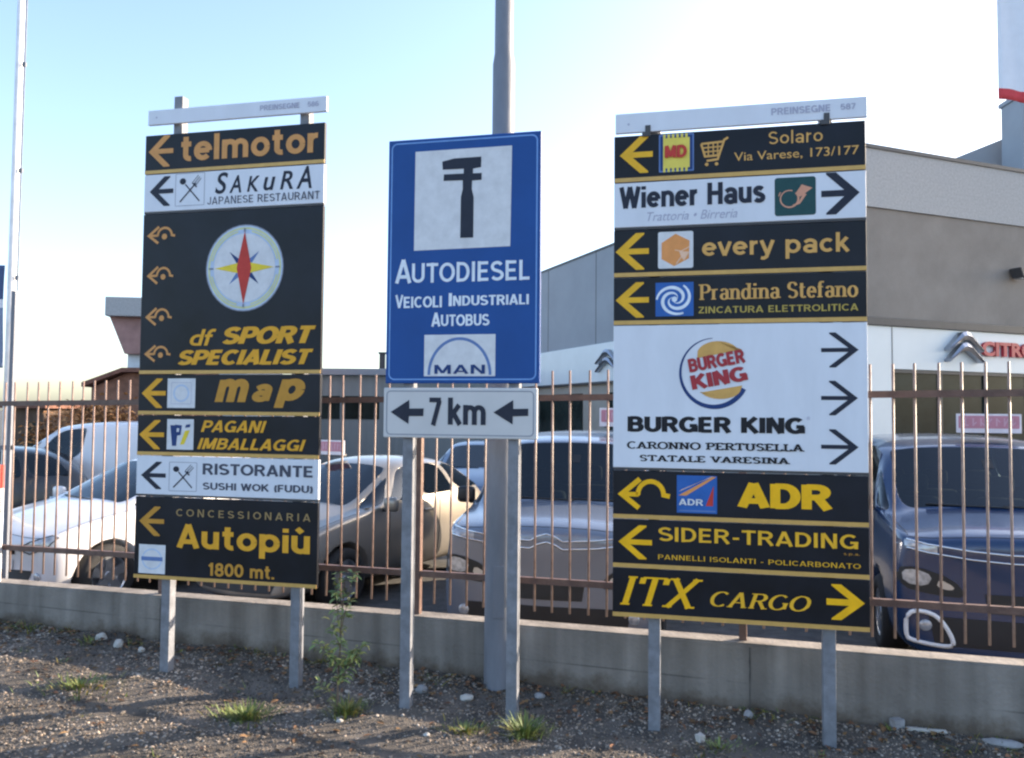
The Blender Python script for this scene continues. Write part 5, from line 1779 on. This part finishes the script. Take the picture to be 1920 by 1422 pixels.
# ---------------------------------------------------------------- background buildings in the middle and at the left
y = 31.0
a = at_y(560, 697, y); b = at_y(1030, 676, y)
mb = empty('low_workshop', (a.x, y, YARD), R(-2), label='low flat roofed grey workshop far behind the fence between the signs', cat='building')
wdt, hgt = b.x - a.x, zl(at_y(660, 692, y).z)
bm = bmesh.new(); bx(bm, 0, wdt, 0, 8, 0, hgt - .25); done('wall', bm, mat('grey_green_cladding', (.24, .26, .26), .7, 0, .08, 1, stretch=(6, 6, .4)), mb)
bm = bmesh.new(); bx(bm, -.2, wdt + .2, -.25, 8.2, hgt - .249, hgt, bev=.02); done('roof', bm, M_GREYW, mb)
bm = bmesh.new()
z0 = zl(at_y(660, 786, y).z); z1 = zl(at_y(660, 743, y).z)
k = .3
while k < wdt - 1:
    bx(bm, k, k + 1.3, -.03, .02, z0, z1); k += 1.5
done('window_row', bm, M_DGLASS, mb)
vp = at_y(708, 690, y); vt = at_y(708, 656, y)
bm = bmesh.new(); bx(bm, -.1, .1, -.1, .1, 0, vt.z - vp.z - .05); bx(bm, -.14, .14, -.14, .14, vt.z - vp.z - .05, vt.z - vp.z + .02)
ch_ = done('vent_pipe', bm, M_TRIM, mb); ch_.location = (vp.x - a.x, 1.0, hgt)

y = 24.0
a = at_y(196, 592, y)
lb = empty('canopy_building', (a.x, y, YARD), R(8), label='pale building with a grey overhanging roof slab partly hidden by the compass sign', cat='building')
zt_, zm_, zs_ = zl(at_y(196, 556, y).z), zl(at_y(196, 592, y).z), zl(at_y(225, 662, y).z)
x1_ = at_y(226, 662, y).x - a.x
bm = bmesh.new(); bx(bm, 0, 4.2, 0, 9, zm_, zt_, bev=.02); done('roof_slab', bm, M_AGG, lb)
bm = bmesh.new()
pts = [(.06, zm_ - .002), (4.1, zm_ - .002), (4.1, zs_), (x1_, zs_)]
A_ = [bm.verts.new((p[0], .25, p[1])) for p in pts]; B_ = [bm.verts.new((p[0], 8.6, p[1])) for p in pts]
bm.faces.new(A_); bm.faces.new(B_[::-1])
for i in range(4): bm.faces.new((A_[i], B_[i], B_[(i + 1) % 4], A_[(i + 1) % 4]))
recalc(bm); done('soffit', bm, mat('pink_render', (.34, .20, .18), .9, 0, .2, 2), lb)
bm = bmesh.new(); bx(bm, x1_ + .02, 4.0, .5, 8.4, 0, zs_ - .002); done('wall', bm, mat('pale_wall', (.62, .66, .70), .8), lb)

y = 19.0
a = at_y(172, 718, y); b = at_y(232, 690, y); c = at_y(330, 690, y)
bh = empty('brick_shed', (a.x, y, YARD), R(5), label='low brown brick shed with a tiled roof beside the compass sign', cat='building')
wx, ze, zr = c.x - a.x, zl(a.z), zl(b.z)
rx = b.x - a.x
bm = bmesh.new(); bx(bm, 0, wx, 0, 4, 0, ze - .10); done('wall', bm, M_BRICK, bh)
bm = bmesh.new()
pts = [(-.15, ze - .10), (rx, zr - .1), (wx + .2, zr - .1), (wx + .2, zr), (rx, zr), (-.15, ze)]
A_ = [bm.verts.new((p[0], -.2, p[1])) for p in pts]; B_ = [bm.verts.new((p[0], 4.2, p[1])) for p in pts]
bm.faces.new(A_); bm.faces.new(B_[::-1])
for i in range(6): bm.faces.new((A_[i], B_[i], B_[(i + 1) % 6], A_[(i + 1) % 6]))
recalc(bm); done('roof', bm, M_ROOFC, bh)
bm = bmesh.new()
pts = [(0.02, ze - .101), (wx - .02, ze - .101), (wx - .02, zr - .12), (rx + .05, zr - .12)]
A_ = [bm.verts.new((p[0], .01, p[1])) for p in pts]; bm.faces.new(A_); recalc(bm)
done('gable', bm, M_BRICK, bh)
# dark gate house at the far left
y = 17.0
a = at_y(12, 760, y); b = at_y(82, 757, y)
gs = empty('timber_shed', (a.x, y, YARD), 0, label='small dark brown timber shed behind the fence at the far left', cat='building')
w_, h_ = b.x - a.x, zl(a.z)
bm = bmesh.new(); bx(bm, 0, w_, 0, 2.5, 0, h_ - .06)
done('wall', bm, mat('dark_timber', (.10, .065, .045), .85, 0, .35, 3, stretch=(9, 9, .6)), gs)
bm = bmesh.new(); bx(bm, -.12, w_ + .12, -.15, 2.6, h_ - .059, h_ + .04); done('roof', bm, M_ROOFC, gs)
bm = bmesh.new(); bx(bm, w_ * .55, w_ * .85, -.03, .02, .8, h_ - .35); done('window', bm, M_DGLASS, gs)

def bush(cx, y, z0, wx_, dy, h, n, m, label, name, cat, seed, tintf):
    rr = random.Random(seed)
    root = empty(name, (cx, y, YARD), label=label, cat=cat)
    Lv = Leaves(); bm = bmesh.new()
    for k in range(9):
        x = rr.uniform(-wx_ * .45, wx_ * .45)
        tube(bm, [(x, 0, 0), (x + rr.uniform(-.2, .2), rr.uniform(-.2, .2), h * .5), (x + rr.uniform(-.4, .4), rr.uniform(-.3, .3), h * .9)], [.03, .02, .008], 5)
    done('stem', bm, M_BARK, root)
    cl = [(rr.uniform(-wx_ / 2, wx_ / 2), rr.uniform(-dy / 2, dy / 2), rr.uniform(.35, .92) * h, rr.uniform(.18, .36)) for _ in range(int(wx_ * 9))]
    for i in range(n):
        c = rr.choice(cl)
        p = Vector((c[0] + rr.gauss(0, c[3]), c[1] + rr.gauss(0, c[3]), max(.1, c[2] + rr.gauss(0, c[3] * .6))))
        a = rr.uniform(0, 6.28)
        Lv.leaf(p, Vector((math.cos(a), math.sin(a), rr.uniform(-.6, .6))), Vector((rr.uniform(-1, 1), rr.uniform(-1, 1), 1)), rr.uniform(.07, .14), rr.uniform(.04, .08), tintf(rr))
    Lv.make('leaves', m, root)
def autumn(rr):
    g = rr.uniform(.6, 1.6); return (g * 1.5, g * 1.15, g * .8, 1)
a = at_y(84, 790, 16.5); b = at_y(250, 790, 16.5)
ht = zl(at_y(120, 756, 16.5).z)
bush((a.x + b.x) / 2, 16.5, YARD, b.x - a.x, .8, ht, 3800, M_DRYLEAF, 'sunlit golden brown hedge behind the white van at the left', 'hedge', 'hedge', 5, autumn)
